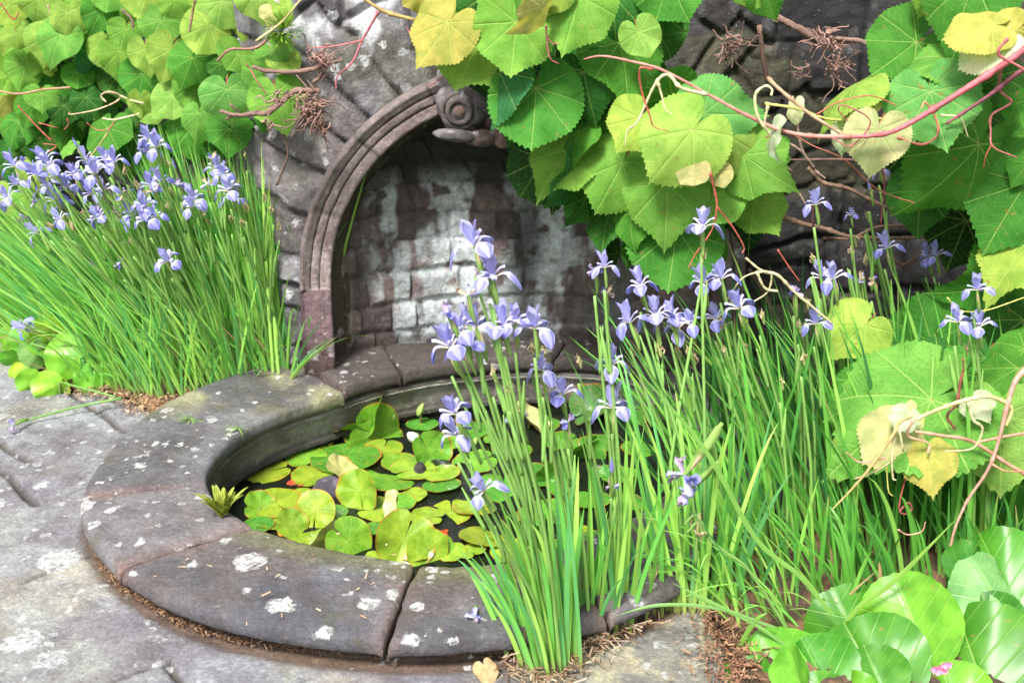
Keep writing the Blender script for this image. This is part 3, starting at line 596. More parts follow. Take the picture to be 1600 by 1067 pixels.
MV = lambda px, py, y: at_y(px, py, y)
PINK = (.36, .09, .10); RED = (.33, .08, .05); PALE = (.45, .42, .22); BRN = (.17, .105, .075); YG = (.34, .34, .08)
def tube_nodes(mb, P, R, col):
    Q = smooth_path(np.asarray(P, float), 12); n = len(Q); R = np.interp(np.linspace(0, 1, n), np.linspace(0, 1, len(np.atleast_1d(R))), np.atleast_1d(R)) if np.ndim(R) else np.full(n, R)
    d = np.concatenate([[0], np.cumsum(np.linalg.norm(np.diff(Q, axis=0), axis=1))]); sp = max(.05, R.max() * 14); f = ((d + .02) / sp) % 1; R = R * (1 + .38 * np.exp(-((f - .5) / .07) ** 2) + .10 * np.sin(d * 300))
    col = np.array(col)[None] * (1 + .35 * (noise(Q, 40, 3) - .5)[:, None] * 2) ; k = 8
    T = np.gradient(Q, axis=0); T /= np.linalg.norm(T, axis=1)[:, None] + 1e-9; A = np.cross(T, [.3, .9, .2]); A /= np.linalg.norm(A, axis=1)[:, None] + 1e-9; B = np.cross(T, A); th = np.arange(k) * 2 * np.pi / k
    V = Q[:, None] + R[:, None, None] * (np.cos(th)[None, :, None] * A[:, None] + np.sin(th)[None, :, None] * B[:, None])
    Fq = [(i * k + j, i * k + (j + 1) % k, (i + 1) * k + (j + 1) % k, (i + 1) * k + j) for i in range(n - 1) for j in range(k)] + [tuple(range(k))[::-1], tuple((n - 1) * k + j for j in range(k))]
    mb.add(V, Fq, np.repeat(col, k, 0))
def canes(parent, L, name='stem', mat=None):
    for q in L:
        pts, y, r, col = q[:4]; n = len(pts); ys = np.linspace(y[0], y[1], n) if isinstance(y, tuple) else np.full(n, y)
        mb = MB(); tube_nodes(mb, [at_y(p[0], p[1], yy + random.uniform(-.006, .006)) for p, yy in zip(pts, ys)], np.asarray(r, float) / F_PX * 2.0, col)
        obj(q[4] if len(q) > 4 else name, mb.mesh(name, mat or M_stem), parent)

# vine over the arch
v_mid = thing('grape_vine', 'large green heart shaped leaves hanging over the crown of the stone arch', 'climbing plant', (.35, 3.3, 1.1))
MID = [(838, 138, 830, 238, 1, 'm', -.05), (912, 112, 925, 184, 1.15, 'd', .02), (905, -5, 880, 82, 1, 'b', -.08), (862, -25, 835, 25, 1.1, 'y', -.1), (958, -5, 962, 66, 1, 'd', .02), (1000, -10, 1066, 47, 1, 'd', .05), (1045, -30, 1080, 40, 1.1, 'm', 0),
       (806, 35, 798, 128, 1, 'b', -.07), (757, -8, 745, 56, 1, 'd', 0), (800, -25, 792, 53, 1, 'b', -.06), (846, 10, 810, 62, .6, 'p', -.14), (748, 62, 712, 151, .85, 'y', -.02), (700, 36, 651, 103, .9, 'o', -.05), (660, -15, 626, 13, 1, 'o', 0), (700, -15, 712, 30, .8, 'y', 0),
       (780, 112, 763, 212, .5, 't', .0), (762, 85, 752, 148, .5, 'd', .05), (968, 66, 989, 156, .9, 'm', .02), (998, 50, 1018, 94, 1, 'y', -.07), (1050, 150, 975, 178, .6, 'm', .03), (1100, 178, 1188, 180, 1, 'g', -.02), (1000, 185, 965, 236, 1.1, 'y', -.10), (1082, 203, 1018, 278, 1, 'y', -.12),
       (1130, 210, 1156, 276, 1, 'y', -.12), (890, 233, 835, 299, .9, 'b', -.02), (972, 255, 935, 329, 1, 'b', -.04), (1042, 287, 1041, 375, 1.05, 'b', -.10), (906, 262, 878, 334, .5, 't', .03), (914, 308, 898, 356, .7, 'd', .05), (960, 313, 928, 387, .5, 'd', .04), (987, 320, 976, 384, .8, 'm', .0),
       (993, 370, 984, 428, .35, 'd', .03), (1058, 358, 1043, 464, 1.05, 'm', -.02), (1120, 303, 1105, 362, 1.1, 'b', -.03), (1180, 314, 1216, 366, 1, 'b', -.05), (1162, 243, 1231, 291, 1, 'b', -.05), (1122, 385, 1118, 432, .7, 'm', .03), (1125, 268, 1133, 296, 1, 'p', -.2), (1085, 262, 1062, 290, .9, 'p', -.2),
       (905, 205, 880, 245, .6, 'm', .0), (860, 120, 870, 190, 1, 'k', .1), (905, 170, 900, 215, 1.2, 'd', .08), (950, 185, 940, 240, 1, 'd', .08), (1000, 120, 1010, 180, 1, 'd', .1), (870, 60, 860, 130, 1, 'd', .1), (925, 60, 935, 110, 1, 'd', .1), (1010, 300, 1000, 350, 1, 'd', .1), (1095, 300, 1080, 370, 1, 'd', .1), (930, 235, 905, 290, 1, 'd', .1),
       (780, 30, 775, 90, 1, 'd', .08), (820, 100, 835, 150, 1, 'k', .1), (1150, 290, 1140, 340, 1, 'm', .08), (1205, 235, 1215, 280, .8, 'm', .05), (965, 395, 962, 360, .5, 'k', .1), (1100, 230, 1090, 260, 1, 'd', .05), (1190, -22, 1212, 27, 1, 'm', .1), (1152, -28, 1158, 10, .6, 'b', 0), (1185, -25, 1180, 16, .5, 'b', 0), (835, 8, 862, 50, .9, 'm', .03), (920, -20, 925, 40, 1, 'm', .05)]
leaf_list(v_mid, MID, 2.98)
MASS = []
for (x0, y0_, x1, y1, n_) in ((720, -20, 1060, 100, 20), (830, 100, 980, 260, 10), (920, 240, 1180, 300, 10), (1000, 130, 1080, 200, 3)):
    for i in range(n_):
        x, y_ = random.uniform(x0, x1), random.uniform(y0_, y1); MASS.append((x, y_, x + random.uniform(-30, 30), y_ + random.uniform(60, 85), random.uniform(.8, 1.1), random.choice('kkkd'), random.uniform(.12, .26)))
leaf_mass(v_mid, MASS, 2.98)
canes(v_mid, [([(560, -8), (600, 18), (650, 32), (700, 43), (757, 65)], 3.05, [3.5, 5, 4, 3], (.32, .22, .08)), ([(592, 18), (566, 64), (550, 98), (527, 120), (525, 140)], 3.1, [3, 2, 1], PINK, 'tendril'), ([(565, 64), (520, 73), (488, 75)], 3.1, [2, 1], PINK, 'tendril'),
              ([(718, 45), (712, 75), (702, 108), (690, 122), (668, 136)], 3.0, [3, 2, 1], RED, 'tendril'), ([(665, -5), (670, 22), (680, 38)], 3.05, [3, 3], RED), ([(655, 12), (652, 35), (640, 50), (636, 42)], 3.05, [2, 1], PINK, 'tendril'),
              ([(853, 40), (855, 70), (860, 92), (873, 100)], 2.85, [2, 1], PINK, 'tendril'), ([(853, 55), (863, 68), (873, 68)], 2.85, [1.5, 1], PINK, 'tendril'), ([(1110, 270), (1118, 305), (1120, 325), (1112, 360), (1085, 400), (1075, 420)], 2.7, [3, 2, 1], RED, 'tendril'), ([(1120, 323), (1145, 355), (1162, 385), (1160, 396)], 2.7, [2, 1.5], RED, 'tendril'), ([(760, 60), (830, 20), (900, -20)], 3.15, 5, BRN), ([(880, 250), (960, 280), (1060, 255), (1130, 262)], 3.12, 4, BRN)])

# vine at the right hand side
v_r = thing('grape_vine', 'vine with long pink canes and yellowing young leaves at the top right corner', 'climbing plant', (1.2, 3.2, 1.0))
RIGHT = [(1465, -35, 1440, 19, 1, 'b'), (1525, -30, 1476, 67, .9, 'm'), (1432, 66, 1360, 122, .95, 'm', .05), (1492, 96, 1403, 99, .45, 'b', 0), (1548, 40, 1480, 42, .6, 'o', -.1), (1556, 62, 1497, 92, .8, 'w', -.08), (1590, 45, 1550, 72, 1.1, 'o', -.12), (1454, 143, 1478, 232, 1.1, 'g', -.12),
         (1472, 203, 1405, 188, .7, 'p', -.12), (1345, 158, 1352, 193, 1.3, 'p', -.1), (1372, 204, 1358, 271, 1.1, 'p', -.15), (1338, 132, 1266, 173, .3, 'y', -.05), (1562, 118, 1540, 172, 1, 'd', .05), (1500, 110, 1510, 165, 1, 'd', .08), (1530, 225, 1455, 336, .75, 'm', .05), (1602, 287, 1538, 389, 1.05, 'm', -.05), (1438, 295, 1433, 370, 1, 'd', .12),
         (1440, 215, 1425, 300, 1, 'k', .2), (1500, 230, 1475, 300, 1, 'k', .2), (1455, 533, 1432, 452, 1.15, 'm', .0), (1605, 425, 1490, 478, .8, 'm', .03), (1612, 380, 1540, 450, .8, 'y', -.1), (1350, 508, 1302, 557, 1.15, 'y', -.1), (1605, 255, 1585, 285, 1, 'm', 0), (1560, 310, 1500, 300, .8, 'd', .15), (1590, 160, 1600, 200, 1, 'm', 0), (1240, 165, 1234, 195, .6, 'w', -.1), (1320, 205, 1317, 245, .5, 'w', -.1), (1565, 480, 1545, 560, 1, 'd', .08), (1600, 500, 1590, 580, 1, 'd', .05), (1206, 205, 1202, 250, .35, 'w', -.15), (1592, 320, 1600, 420, 1, 'k', .2), (1520, 170, 1500, 235, 1, 'd', .12), (1510, 345, 1480, 420, 1, 'k', .25), (1580, 215, 1590, 260, .9, 'm', .1)]
leaf_list(v_r, RIGHT, lambda px: 2.72 if px > 1480 else 2.80)
canes(v_r, [([(1640, 35), (1600, 78), (1500, 145), (1408, 200), (1365, 212), (1330, 214)], (2.5, 2.6), [8, 7, 5, 4], PINK), ([(1330, 214), (1260, 212), (1210, 200), (1160, 177), (1105, 147), (1035, 110), (980, 95), (940, 88), (912, 93)], (2.62, 2.7), [5, 4.5, 4, 3, 3, 2.5, 1.5], (.42, .16, .13)), ([(1640, 90), (1590, 115), (1545, 150), (1478, 194)], (2.55, 2.6), [6, 5, 3], (.20, .06, .08)),
            ([(1200, 122), (1216, 138), (1265, 178), (1325, 215)], (2.75, 2.65), [4.5, 4, 3.5], (.30, .19, .11)), ([(1195, 162), (1245, 170), (1300, 187), (1385, 185)], (2.7, 2.68), [3, 3, 2.5, 2], YG), ([(1105, 148), (1065, 138), (1048, 120), (1035, 119), (1022, 135), (1008, 165), (995, 192), (980, 205), (977, 228)], 2.66, [4, 4, 3, 2, 1.2], PALE, 'tendril'), ([(1028, 130), (1034, 150), (1040, 172), (1050, 178)], 2.65, [3, 2, 1], PALE, 'tendril'), ([(1020, 109), (1000, 108), (1002, 140), (1015, 180), (1022, 198), (1045, 205)], 2.66, [2.5, 2, 1], RED, 'tendril'),
            ([(1300, 215), (1330, 228), (1360, 190), (1320, 165), (1310, 172), (1325, 190)], 2.6, [1.5, 1.5, 1], PINK, 'tendril'), ([(1402, 214), (1440, 226), (1465, 210), (1460, 180), (1445, 160), (1440, 170)], 2.6, [3, 2.5, 1.5], (.42, .14, .09), 'tendril'), ([(1575, 60), (1560, 85), (1600, 110), (1610, 140)], 2.5, [3, 2], PINK, 'tendril'), ([(1565, 100), (1562, 140), (1580, 160), (1550, 180), (1548, 205), (1552, 230), (1590, 247)], 2.6, [3, 2.5, 1.5], (.36, .12, .10), 'tendril'), ([(1550, 225), (1540, 245), (1537, 262)], 2.6, [1.5, 1], RED, 'tendril'),
            ([(1275, 180), (1310, 160), (1360, 150), (1400, 165)], 2.62, [1.5, 1.2], RED, 'tendril'), ([(1195, 215), (1230, 208), (1270, 228), (1320, 250), (1370, 295), (1430, 318)], 2.66, [1.6, 1.2], (.33, .11, .07), 'tendril'), ([(1204, 210), (1185, 185), (1180, 150), (1195, 135), (1206, 140), (1205, 150)], 2.62, [3, 3, 2], PALE, 'tendril'), ([(1200, 165), (1195, 195), (1205, 215)], 2.6, [3, 2, 1], PALE, 'tendril'), ([(1470, 180), (1500, 185), (1513, 215)], 2.6, [2, 1.2], PALE, 'tendril'), ([(1378, 255), (1382, 290), (1376, 350)], 2.7, [2, 1.5], (.20, .04, .05), 'tendril'), ([(1215, 390), (1235, 420), (1250, 440)], 2.7, [1.5, 1], RED, 'tendril'),
            ([(1165, 403), (1190, 423), (1215, 430), (1240, 455), (1270, 480), (1300, 505)], 2.5, [2, 3.5, 3, 2], (.42, .36, .20)), ([(1135, 470), (1160, 435), (1190, 425), (1205, 430), (1200, 455), (1180, 470), (1160, 480)], 2.5, [1.5, 2, 1.5], (.42, .36, .2), 'tendril'), ([(1182, 424), (1195, 450), (1215, 455)], 2.5, [3, 2.5], PALE, 'tendril'), ([(1480, 465), (1500, 485), (1540, 485), (1600, 465)], 2.55, [1.5, 1.5], YG, 'tendril')])

# shoot low on the right
v_low = thing('vine_shoot', 'drooping vine shoot with one tiny orange heart leaf above the round leaves', 'climbing plant', (1.3, 2.6, .6))
LOW = [(1385, 608, 1296, 642, .9, 'm', .1), (1455, 625, 1297, 699, .85, 'b', 0), (1412, 663, 1347, 709, .85, 'p', -.06), (1450, 708, 1457, 761, 1.1, 'o', -.12), (1565, 648, 1565, 760, 1.25, 'y', -.02), (1525, 628, 1545, 655, 1.2, 'w', -.1), (1415, 650, 1400, 678, 1., 'w', -.12), (1505, 585, 1465, 640, .9, 'm', .1), (1602, 545, 1545, 605, .9, 'm', .08),
       (1440, 700, 1385, 790, 1, 'd', .15), (1510, 720, 1470, 850, 1.1, 'm', .12), (1590, 575, 1570, 640, 1, 'm', .05), (1540, 560, 1520, 620, 1, 'd', .15), (1420, 740, 1380, 800, 1, 'd', .2), (1560, 740, 1540, 800, 1, 'd', .2), (1490, 640, 1470, 700, .9, 'm', .1), (1470, 560, 1430, 600, 1, 'd', .15)]
leaf_list(v_low, LOW, 2.42, .015)
canes(v_low, [([(1625, 560), (1590, 590), (1575, 630), (1560, 690), (1543, 735), (1510, 785), (1488, 840), (1486, 890), (1495, 930), (1480, 948)], (2.3, 2.2), [7, 5, 3.5, 3, 2.5, 2.5, 2], (.40, .20, .15)), ([(1430, 655), (1470, 638), (1512, 624), (1548, 620), (1580, 637), (1572, 665)], 2.28, [4, 4, 4, 3], (.50, .42, .18)), ([(1640, 760), (1580, 728), (1520, 690), (1470, 680), (1430, 674)], 2.27, [4, 3.5, 3], (.45, .20, .13)), ([(1640, 672), (1580, 680), (1530, 690)], 2.27, [3, 2.5], (.45, .18, .13)),
              ([(1428, 655), (1418, 680), (1450, 692), (1450, 708)], 2.27, [3, 2.5, 2], (.40, .25, .15)), ([(1425, 648), (1405, 660), (1395, 680), (1360, 730), (1330, 765), (1300, 796)], 2.24, [4, 4, 3, 2.5, 1.2], (.42, .30, .12), 'tendril'), ([(1400, 672), (1394, 710), (1395, 745), (1400, 750)], 2.24, [3, 2, 1.5], PALE, 'tendril'), ([(1405, 672), (1412, 705)], 2.24, [2.5, 1.5], PALE, 'tendril'), ([(1385, 715), (1345, 722), (1322, 706)], 2.25, [1.6, 1], (.5, .2, .16), 'tendril'), ([(1335, 748), (1370, 735), (1400, 715)], 2.25, [1, 1.5], (.5, .28, .18), 'tendril'),
              ([(1385, 725), (1388, 765), (1395, 775)], 2.25, [1.6, 1], YG, 'tendril'), ([(1513, 628), (1520, 655), (1535, 670), (1520, 700), (1475, 705)], 2.22, [3, 2.5, 1.2], PALE, 'tendril'), ([(1550, 725), (1570, 735), (1600, 737)], 2.22, [2, 1], (.42, .16, .1), 'tendril'), ([(1415, 745), (1405, 790), (1412, 803), (1425, 795), (1418, 785), (1405, 800)], 2.3, [1.8, 1.6], (.30, .07, .06), 'tendril'), ([(1403, 827), (1418, 835), (1440, 830), (1446, 815)], 2.2, [1.5, 1], (.5, .22, .16), 'tendril'), ([(1505, 560), (1506, 575), (1500, 600), (1495, 630), (1480, 650), (1492, 670)], 2.3, [2, 3, 2.5], (.22, .07, .05), 'tendril')])

# vine on the left wall
v_l = thing('grape_vine', 'thick curtain of pale green vine leaves on the wall above the left irises', 'climbing plant', (-1.3, 3.9, 1.2))
LEFT = [(250, 33, 234, 69, 1.2, 'b'), (228, 77, 235, 119, 1, 'y', -.05), (186, 80, 189, 124, 1, 'b'), (268, 78, 252, 129, 1, 'y', -.05), (222, 116, 214, 161, 1.1, 'm'), (196, 46, 187, 79, 1.2, 'b'), (122, 113, 120, 141, 1.2, 'm'), (65, 146, 66, 176, 1.3, 'b'), (25, 53, 28, 77, 1.6, 'y', -.05), (106, 20, 108, 58, 1.1, 'y'), (158, 15, 140, 52, 1, 'm'), (230, -12, 214, 33, 1.3, 'y'), (345, 2, 375, 42, 1.3, 'y'),
        (325, 40, 306, 88, 1, 'y', -.03), (372, 85, 352, 113, 1.4, 'b'), (300, 90, 284, 135, 1, 'm', .03), (305, 130, 300, 179, .9, 'b'), (355, 140, 362, 192, 1.3, 'g', -.08), (310, 177, 304, 214, 1, 'b', -.05), (302, 196, 304, 255, 1, 'm', -.02), (358, 202, 358, 244, 1.1, 'm'), (372, 188, 380, 213, 1.2, 'm', .02), (395, 115, 392, 142, 1, 'b'), (40, 88, 10, 118, .9, 'b'), (15, 115, 0, 155, 1, 'b'), (40, 100, 28, 142, 1, 'b'),
        (150, 85, 140, 127, .8, 't', .04), (135, 152, 136, 186, 1, 'd', .03), (272, 150, 236, 182, .9, 'y', -.08), (220, 155, 222, 187, .9, 'y', -.08), (30, 190, 6, 229, .9, 'm'), (12, 150, 18, 190, 1, 'o', .02), (52, 165, 38, 200, 1, 'm', .02), (168, 200, 145, 250, .7, 'm', -.02), (210, 208, 200, 252, 1, 'd', .05), (425, 78, 440, 110, 1.2, 'b'), (440, 92, 470, 112, .9, 'y'), (432, 145, 448, 203, 1.1, 'b', .02), (420, 175, 410, 205, 1, 'm', .02),
        (80, 55, 70, 95, 1.3, 'y'), (10, 10, 20, 45, 1.2, 'y'), (60, 0, 55, 35, 1.3, 'y'), (275, 0, 290, 30, 1.3, 'b'), (400, -10, 410, 30, 1.2, 'y'), (440, 10, 455, 30, 1, 'y'), (425, 18, 420, 40, 1.2, 'p', -.05), (170, -15, 165, 22, 1.2, 'b'), (320, -10, 330, 22, 1.2, 'y'), (60, 215, 55, 255, 1.1, 'd', .03), (100, 165, 100, 200, 1.1, 'd', .02), (255, 120, 262, 145, 1, 'm', .03), (275, 100, 270, 120, 1, 'b'), (80, 110, 68, 102, 1, 'y'), (95, 55, 70, 100, .9, 'b', -.03), (240, 180, 215, 190, .5, 'y'), (330, 230, 340, 250, .8, 'd', .03), (345, 100, 340, 130, 1, 'd', .03), (110, 228, 95, 245, .5, 'b', -.1), (25, 240, 20, 285, 1, 'd', 0), (60, 262, 50, 300, 1.1, 'y', .05), (20, 300, 30, 340, 1.1, 'y', .05), (50, 300, 70, 345, 1, 'b', .05), (30, 365, 22, 412, .9, 'b', -.05), (65, 350, 50, 395, 1, 'm', .03), (10, 350, 0, 380, 1, 'm', 0), (200, 240, 205, 275, 1.1, 'b', .1), (245, 250, 262, 285, .9, 'm', .1)]
def dl(px): return 3.30 + max(0, 440 - px) * .0014
for i in range(60):
    while True:
        x, y_ = random.uniform(-30, 450), random.uniform(-30, 225)
        if not (x > 150 and y_ > 175 and x < 280) and not (x > 380 and y_ > 150): break
    LEFT.append((x, y_, x + random.uniform(-14, 14), y_ + random.uniform(30, 45), random.uniform(.8, 1.2), random.choice('mmdbb' if y_ > 90 else 'bbymy'), random.uniform(.06, .22)))
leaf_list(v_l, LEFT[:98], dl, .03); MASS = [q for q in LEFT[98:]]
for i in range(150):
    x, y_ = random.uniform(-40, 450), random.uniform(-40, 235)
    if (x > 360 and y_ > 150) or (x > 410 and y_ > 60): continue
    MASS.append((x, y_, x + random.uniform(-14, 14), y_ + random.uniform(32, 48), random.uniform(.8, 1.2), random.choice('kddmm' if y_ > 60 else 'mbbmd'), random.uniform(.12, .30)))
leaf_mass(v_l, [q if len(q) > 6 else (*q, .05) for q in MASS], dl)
canes(v_l, [([(75, 8), (80, 40), (85, 65)], 3.75, 2, (.40, .28, .2)), ([(0, 143), (30, 147), (70, 140), (110, 137)], 3.65, 2.5, (.35, .16, .1)), ([(28, 165), (55, 195), (80, 220)], 3.65, 2, RED, 'tendril'), ([(60, 192), (90, 200)], 3.65, 1.5, RED, 'tendril'), ([(108, 176), (112, 179), (150, 172), (180, 160), (188, 150), (170, 144), (158, 150), (166, 160)], 3.5, [1.5, 2, 3, 2], (.42, .30, .17), 'tendril'), ([(188, 150), (205, 157), (225, 162)], 3.5, 2.5, PALE), ([(160, 185), (180, 187), (218, 178)], 3.5, [2, 2.5], PALE, 'tendril'), ([(180, 187), (170, 205), (145, 240), (136, 244)], 3.5, [2, 1.5], (.4, .28, .12), 'tendril'),
            ([(135, 192), (150, 202), (168, 203), (180, 190)], 3.5, [1, 1.5], RED, 'tendril'), ([(190, 15), (205, 30), (208, 45)], 3.45, 3, BRN), ([(305, 0), (300, 25), (296, 50)], 3.4, 3, (.2, .1, .07)), ([(0, 5), (20, 30), (30, 20)], 3.7, 2, RED), ([(430, 50), (400, 75), (360, 78), (340, 95)], 3.3, [4, 3], (.2, .1, .07)), ([(470, 0), (440, 35), (400, 65)], 3.25, [2, 3], (.45, .36, .16)), ([(384, 100), (392, 110), (400, 125), (418, 150)], 3.25, 1.5, PINK, 'tendril'), ([(105, 185), (107, 195), (100, 203)], 3.5, 1.5, RED, 'tendril'), ([(68, 225), (88, 228), (75, 238)], 3.5, 1.5, RED, 'tendril')])

# dead twig tangles on the wall
def tangle(name, label, runs, knots, y, seed, group=None):
    rg = np.random.default_rng(seed); p0 = at_y(*knots[0][:2], y); T = thing(name, label, 'dead stems', p0, group); mb = MB()
    for pts, r in runs: mb.tube([at_y(px + rg.normal(0, 1.0), py + rg.normal(0, 1.0), y + rg.normal(0, .01)) for px, py in pts], np.asarray(r, float) / F_PX * 3, (.20, .125, .10), 7, seed=3)
    obj('branch', mb.mesh('branch', M_twig), T)
    for kx, ky_, n, r0, gx, gy in knots:
        mb = MB()
        for i in range(n):
            a = rg.uniform(0, 2 * np.pi); x, y_ = kx + rg.normal(0, r0 * .35), ky_ + rg.normal(0, r0 * .35); P = []
            yy = y - rg.uniform(-.02, .05); hx, hy = math.cos(a) + gx, math.sin(a) * .8 + gy
            for s in range(rg.integers(3, 7)):
                P.append(at_y(x, y_, yy)); x += hx * r0 * .22 + rg.normal(0, 2.6); y_ += hy * r0 * .22 + rg.normal(0, 2.6); yy += rg.normal(0, .006); hx += rg.normal(0, .5); hy += rg.normal(0, .5)
            c_ = np.array([.22, .135, .11]) * rg.uniform(.6, 1.7); mb.tube(P, np.linspace(rg.uniform(1.0, 2.4), .7, 4) / F_PX * 3, c_, 5, seed=4)
        obj('twigs', mb.mesh('twigs', M_twig), T)
    return T
tangle('dead_vine_tangle', 'bundle of dry brown twigs sprouting from a stem left of the arch', [([(345, 172), (370, 180), (400, 178), (425, 172), (450, 150), (468, 140), (500, 142)], [3, 5, 5, 4]), ([(395, 105), (420, 112), (460, 115), (490, 108), (505, 98)], [3, 4, 4]), ([(505, 98), (500, 120), (488, 130)], [4, 3]), ([(360, 165), (372, 178), (352, 186)], [2, 2])],
       [(485, 165, 85, 28, .0, .35), (505, 95, 45, 22, -.2, -.1), (500, 190, 26, 24, .15, .7), (418, 190, 8, 16, 0, .9), (440, 150, 14, 18, -.4, .2)], 3.18, 11, 'dead vine tangles')
tangle('dead_vine_tangle', 'knot of dead twigs on the shaded wall near the top right', [([(1200, 18), (1240, 40), (1275, 62), (1300, 70)], [5, 6, 5]), ([(1210, 32), (1235, 38), (1262, 52)], [3, 3]), ([(1305, 62), (1340, 64), (1372, 70), (1418, 60)], [5, 4, 3]), ([(1188, 40), (1192, 90), (1198, 130)], [4, 4]), ([(1312, 80), (1305, 110), (1310, 128)], [3, 2])],
       [(1290, 62, 50, 24, .1, .1), (1305, 100, 30, 26, 0, .5), (1260, 110, 10, 22, -.8, .3), (1150, 75, 30, 34, -.3, .3)], 3.22, 12, 'dead vine tangles')
old = thing('old_vine_stems', 'bare brown woody stems crossing the shaded wall behind the right irises', 'dead stems', at_y(1330, 370, 3.15))
canes(old, [([(1262, 262), (1285, 285), (1325, 295), (1365, 315), (1405, 332)], 3.15, [5, 6, 5, 4], BRN), ([(1225, 340), (1255, 350), (1290, 358), (1330, 370), (1400, 372), (1455, 370)], 3.15, [7, 6, 5, 4], BRN), ([(1285, 372), (1330, 372), (1370, 355), (1418, 352)], 3.17, [4, 4, 3], BRN), ([(1392, 400), (1410, 414), (1440, 395), (1470, 365), (1510, 345)], 3.15, [4, 5, 5], BRN), ([(1245, 190), (1252, 230), (1270, 262), (1290, 280)], 3.1, [3, 3], (.22, .15, .12)),
            ([(1232, 282), (1250, 305), (1262, 325)], 3.15, 3, (.22, .16, .13)), ([(1215, 215), (1250, 235), (1272, 262)], 3.1, [3, 3], (.22, .15, .12)), ([(1170, 420), (1200, 470), (1230, 540), (1250, 600)], 3.1, [6, 5], (.10, .07, .05)), ([(1215, 250), (1245, 250), (1330, 250), (1360, 262)], 3.15, [2.5, 3], (.16, .09, .08)), ([(1205, 240), (1225, 258), (1238, 268)], 3.1, [3, 2], (.24, .16, .12)), ([(1272, 312), (1270, 345), (1278, 400), (1280, 440)], 3.0, [3, 3], (.12, .05, .05)), ([(440, 205), (450, 240), (432, 290)], 3.3, [3, 3], (.12, .08, .06))], 'stem', M_twig)

# ------------------------------------------------------------------ irises
def blades(mb, B, H, LE, wid, rg, nseg=9, bend=.25, palette=None, droop=.15):
    """B bases (n,3); H lengths; LE lean vectors (n,2) = horizontal reach / height"""
    n = len(B); t = np.linspace(0, 1, nseg)[None, :, None]
    dirh = np.stack([LE[:, 0], LE[:, 1]], -1)[:, None]
    curve = t ** 1.5 * .75 + t * .25
    up = np.sqrt(np.clip(1 - (np.linalg.norm(LE, axis=1) * .55) ** 2, .2, 1))[:, None, None]
    hx = dirh * curve * H[:, None, None]; side = rg.normal(0, bend * .12, (n, 1, 2)) * t ** 2 * H[:, None, None]
    z = H[:, None, None] * up * (t - t ** 4 * np.clip(rg.normal(droop, droop, (n, 1, 1)), 0, .7))
    Pc = B[:, None] + np.concatenate([hx + side, z], -1)
    az = rg.uniform(0, np.pi, n); az = np.where(rg.random(n) < .7, rg.normal(0, .5, n), az)
    W = np.stack([np.cos(az), np.sin(az), 0 * az], -1)[:, None]; w = wid[:, None, None] * np.array([.75, .95, 1, 1, .97, .9, .75, .45, .03] if nseg == 9 else np.linspace(1, .05, nseg))[None, :, None]
    nrm = np.cross(W, np.array([0, 0, 1.]))
    V = np.stack([Pc - W * w * .5, Pc + nrm * w * .12, Pc + W * w * .5], 2)   # n,nseg,3,3
    base = palette if palette is not None else np.array([[.22, .50, .085], [.28, .58, .10], [.14, .42, .075], [.36, .62, .12], [.13, .40, .12]])
    cb = base[rg.integers(0, len(base), n)] * rg.uniform(.8, 1.2, (n, 1)); cb = np.broadcast_to(cb[:, None, None], (n, nseg, 3, 3)).copy()
    tt = t[..., None]; foot = np.clip(1 - tt / .06, 0, 1); cb = cb * (1 - foot) + np.array([.34, .17, .05]) * foot
    low = np.clip(1 - tt / .3, 0, 1) * .45; cb = cb * (1 - low) + np.array([.38, .50, .16]) * low
    dd_ = rg.random(n) < .035; cb[dd_] = np.array([.42, .30, .15]) * rg.uniform(.6, 1.1, (int(dd_.sum()), 1, 1, 1)); V[dd_] = B[dd_][:, None, None] + (V[dd_] - B[dd_][:, None, None]) * np.array([1.1, 1.1, .45])
    br = (rg.random(n) < .10)[:, None, None, None] * np.clip((tt - .82) / .18, 0, 1); cb = cb * (1 - br) + np.array([.40, .30, .12]) * br
    cb[:, :, 1] *= 1.12
    i = np.arange(n)[:, None, None] * nseg * 3; s = np.arange(nseg - 1)[None, :, None] * 3; k = np.arange(2)[None, None]
    a = i + s + k; Fq = np.stack([a, a + 1, a + 4, a + 3], -1).reshape(-1, 4)
    mb.append((V.reshape(-1, 3), Fq, cb.reshape(-1, 3)))
def blades_obj(lists, parent, name='foliage', mat=None):
    V = []; Fq = []; C = []; n = 0
    for v, f, c in lists: V.append(v); Fq.append(f + n); C.append(c); n += len(v)
    return obj(name, mesh_np(name, np.concatenate(V), np.concatenate(Fq), mat or M_blade, np.concatenate(C)), parent)

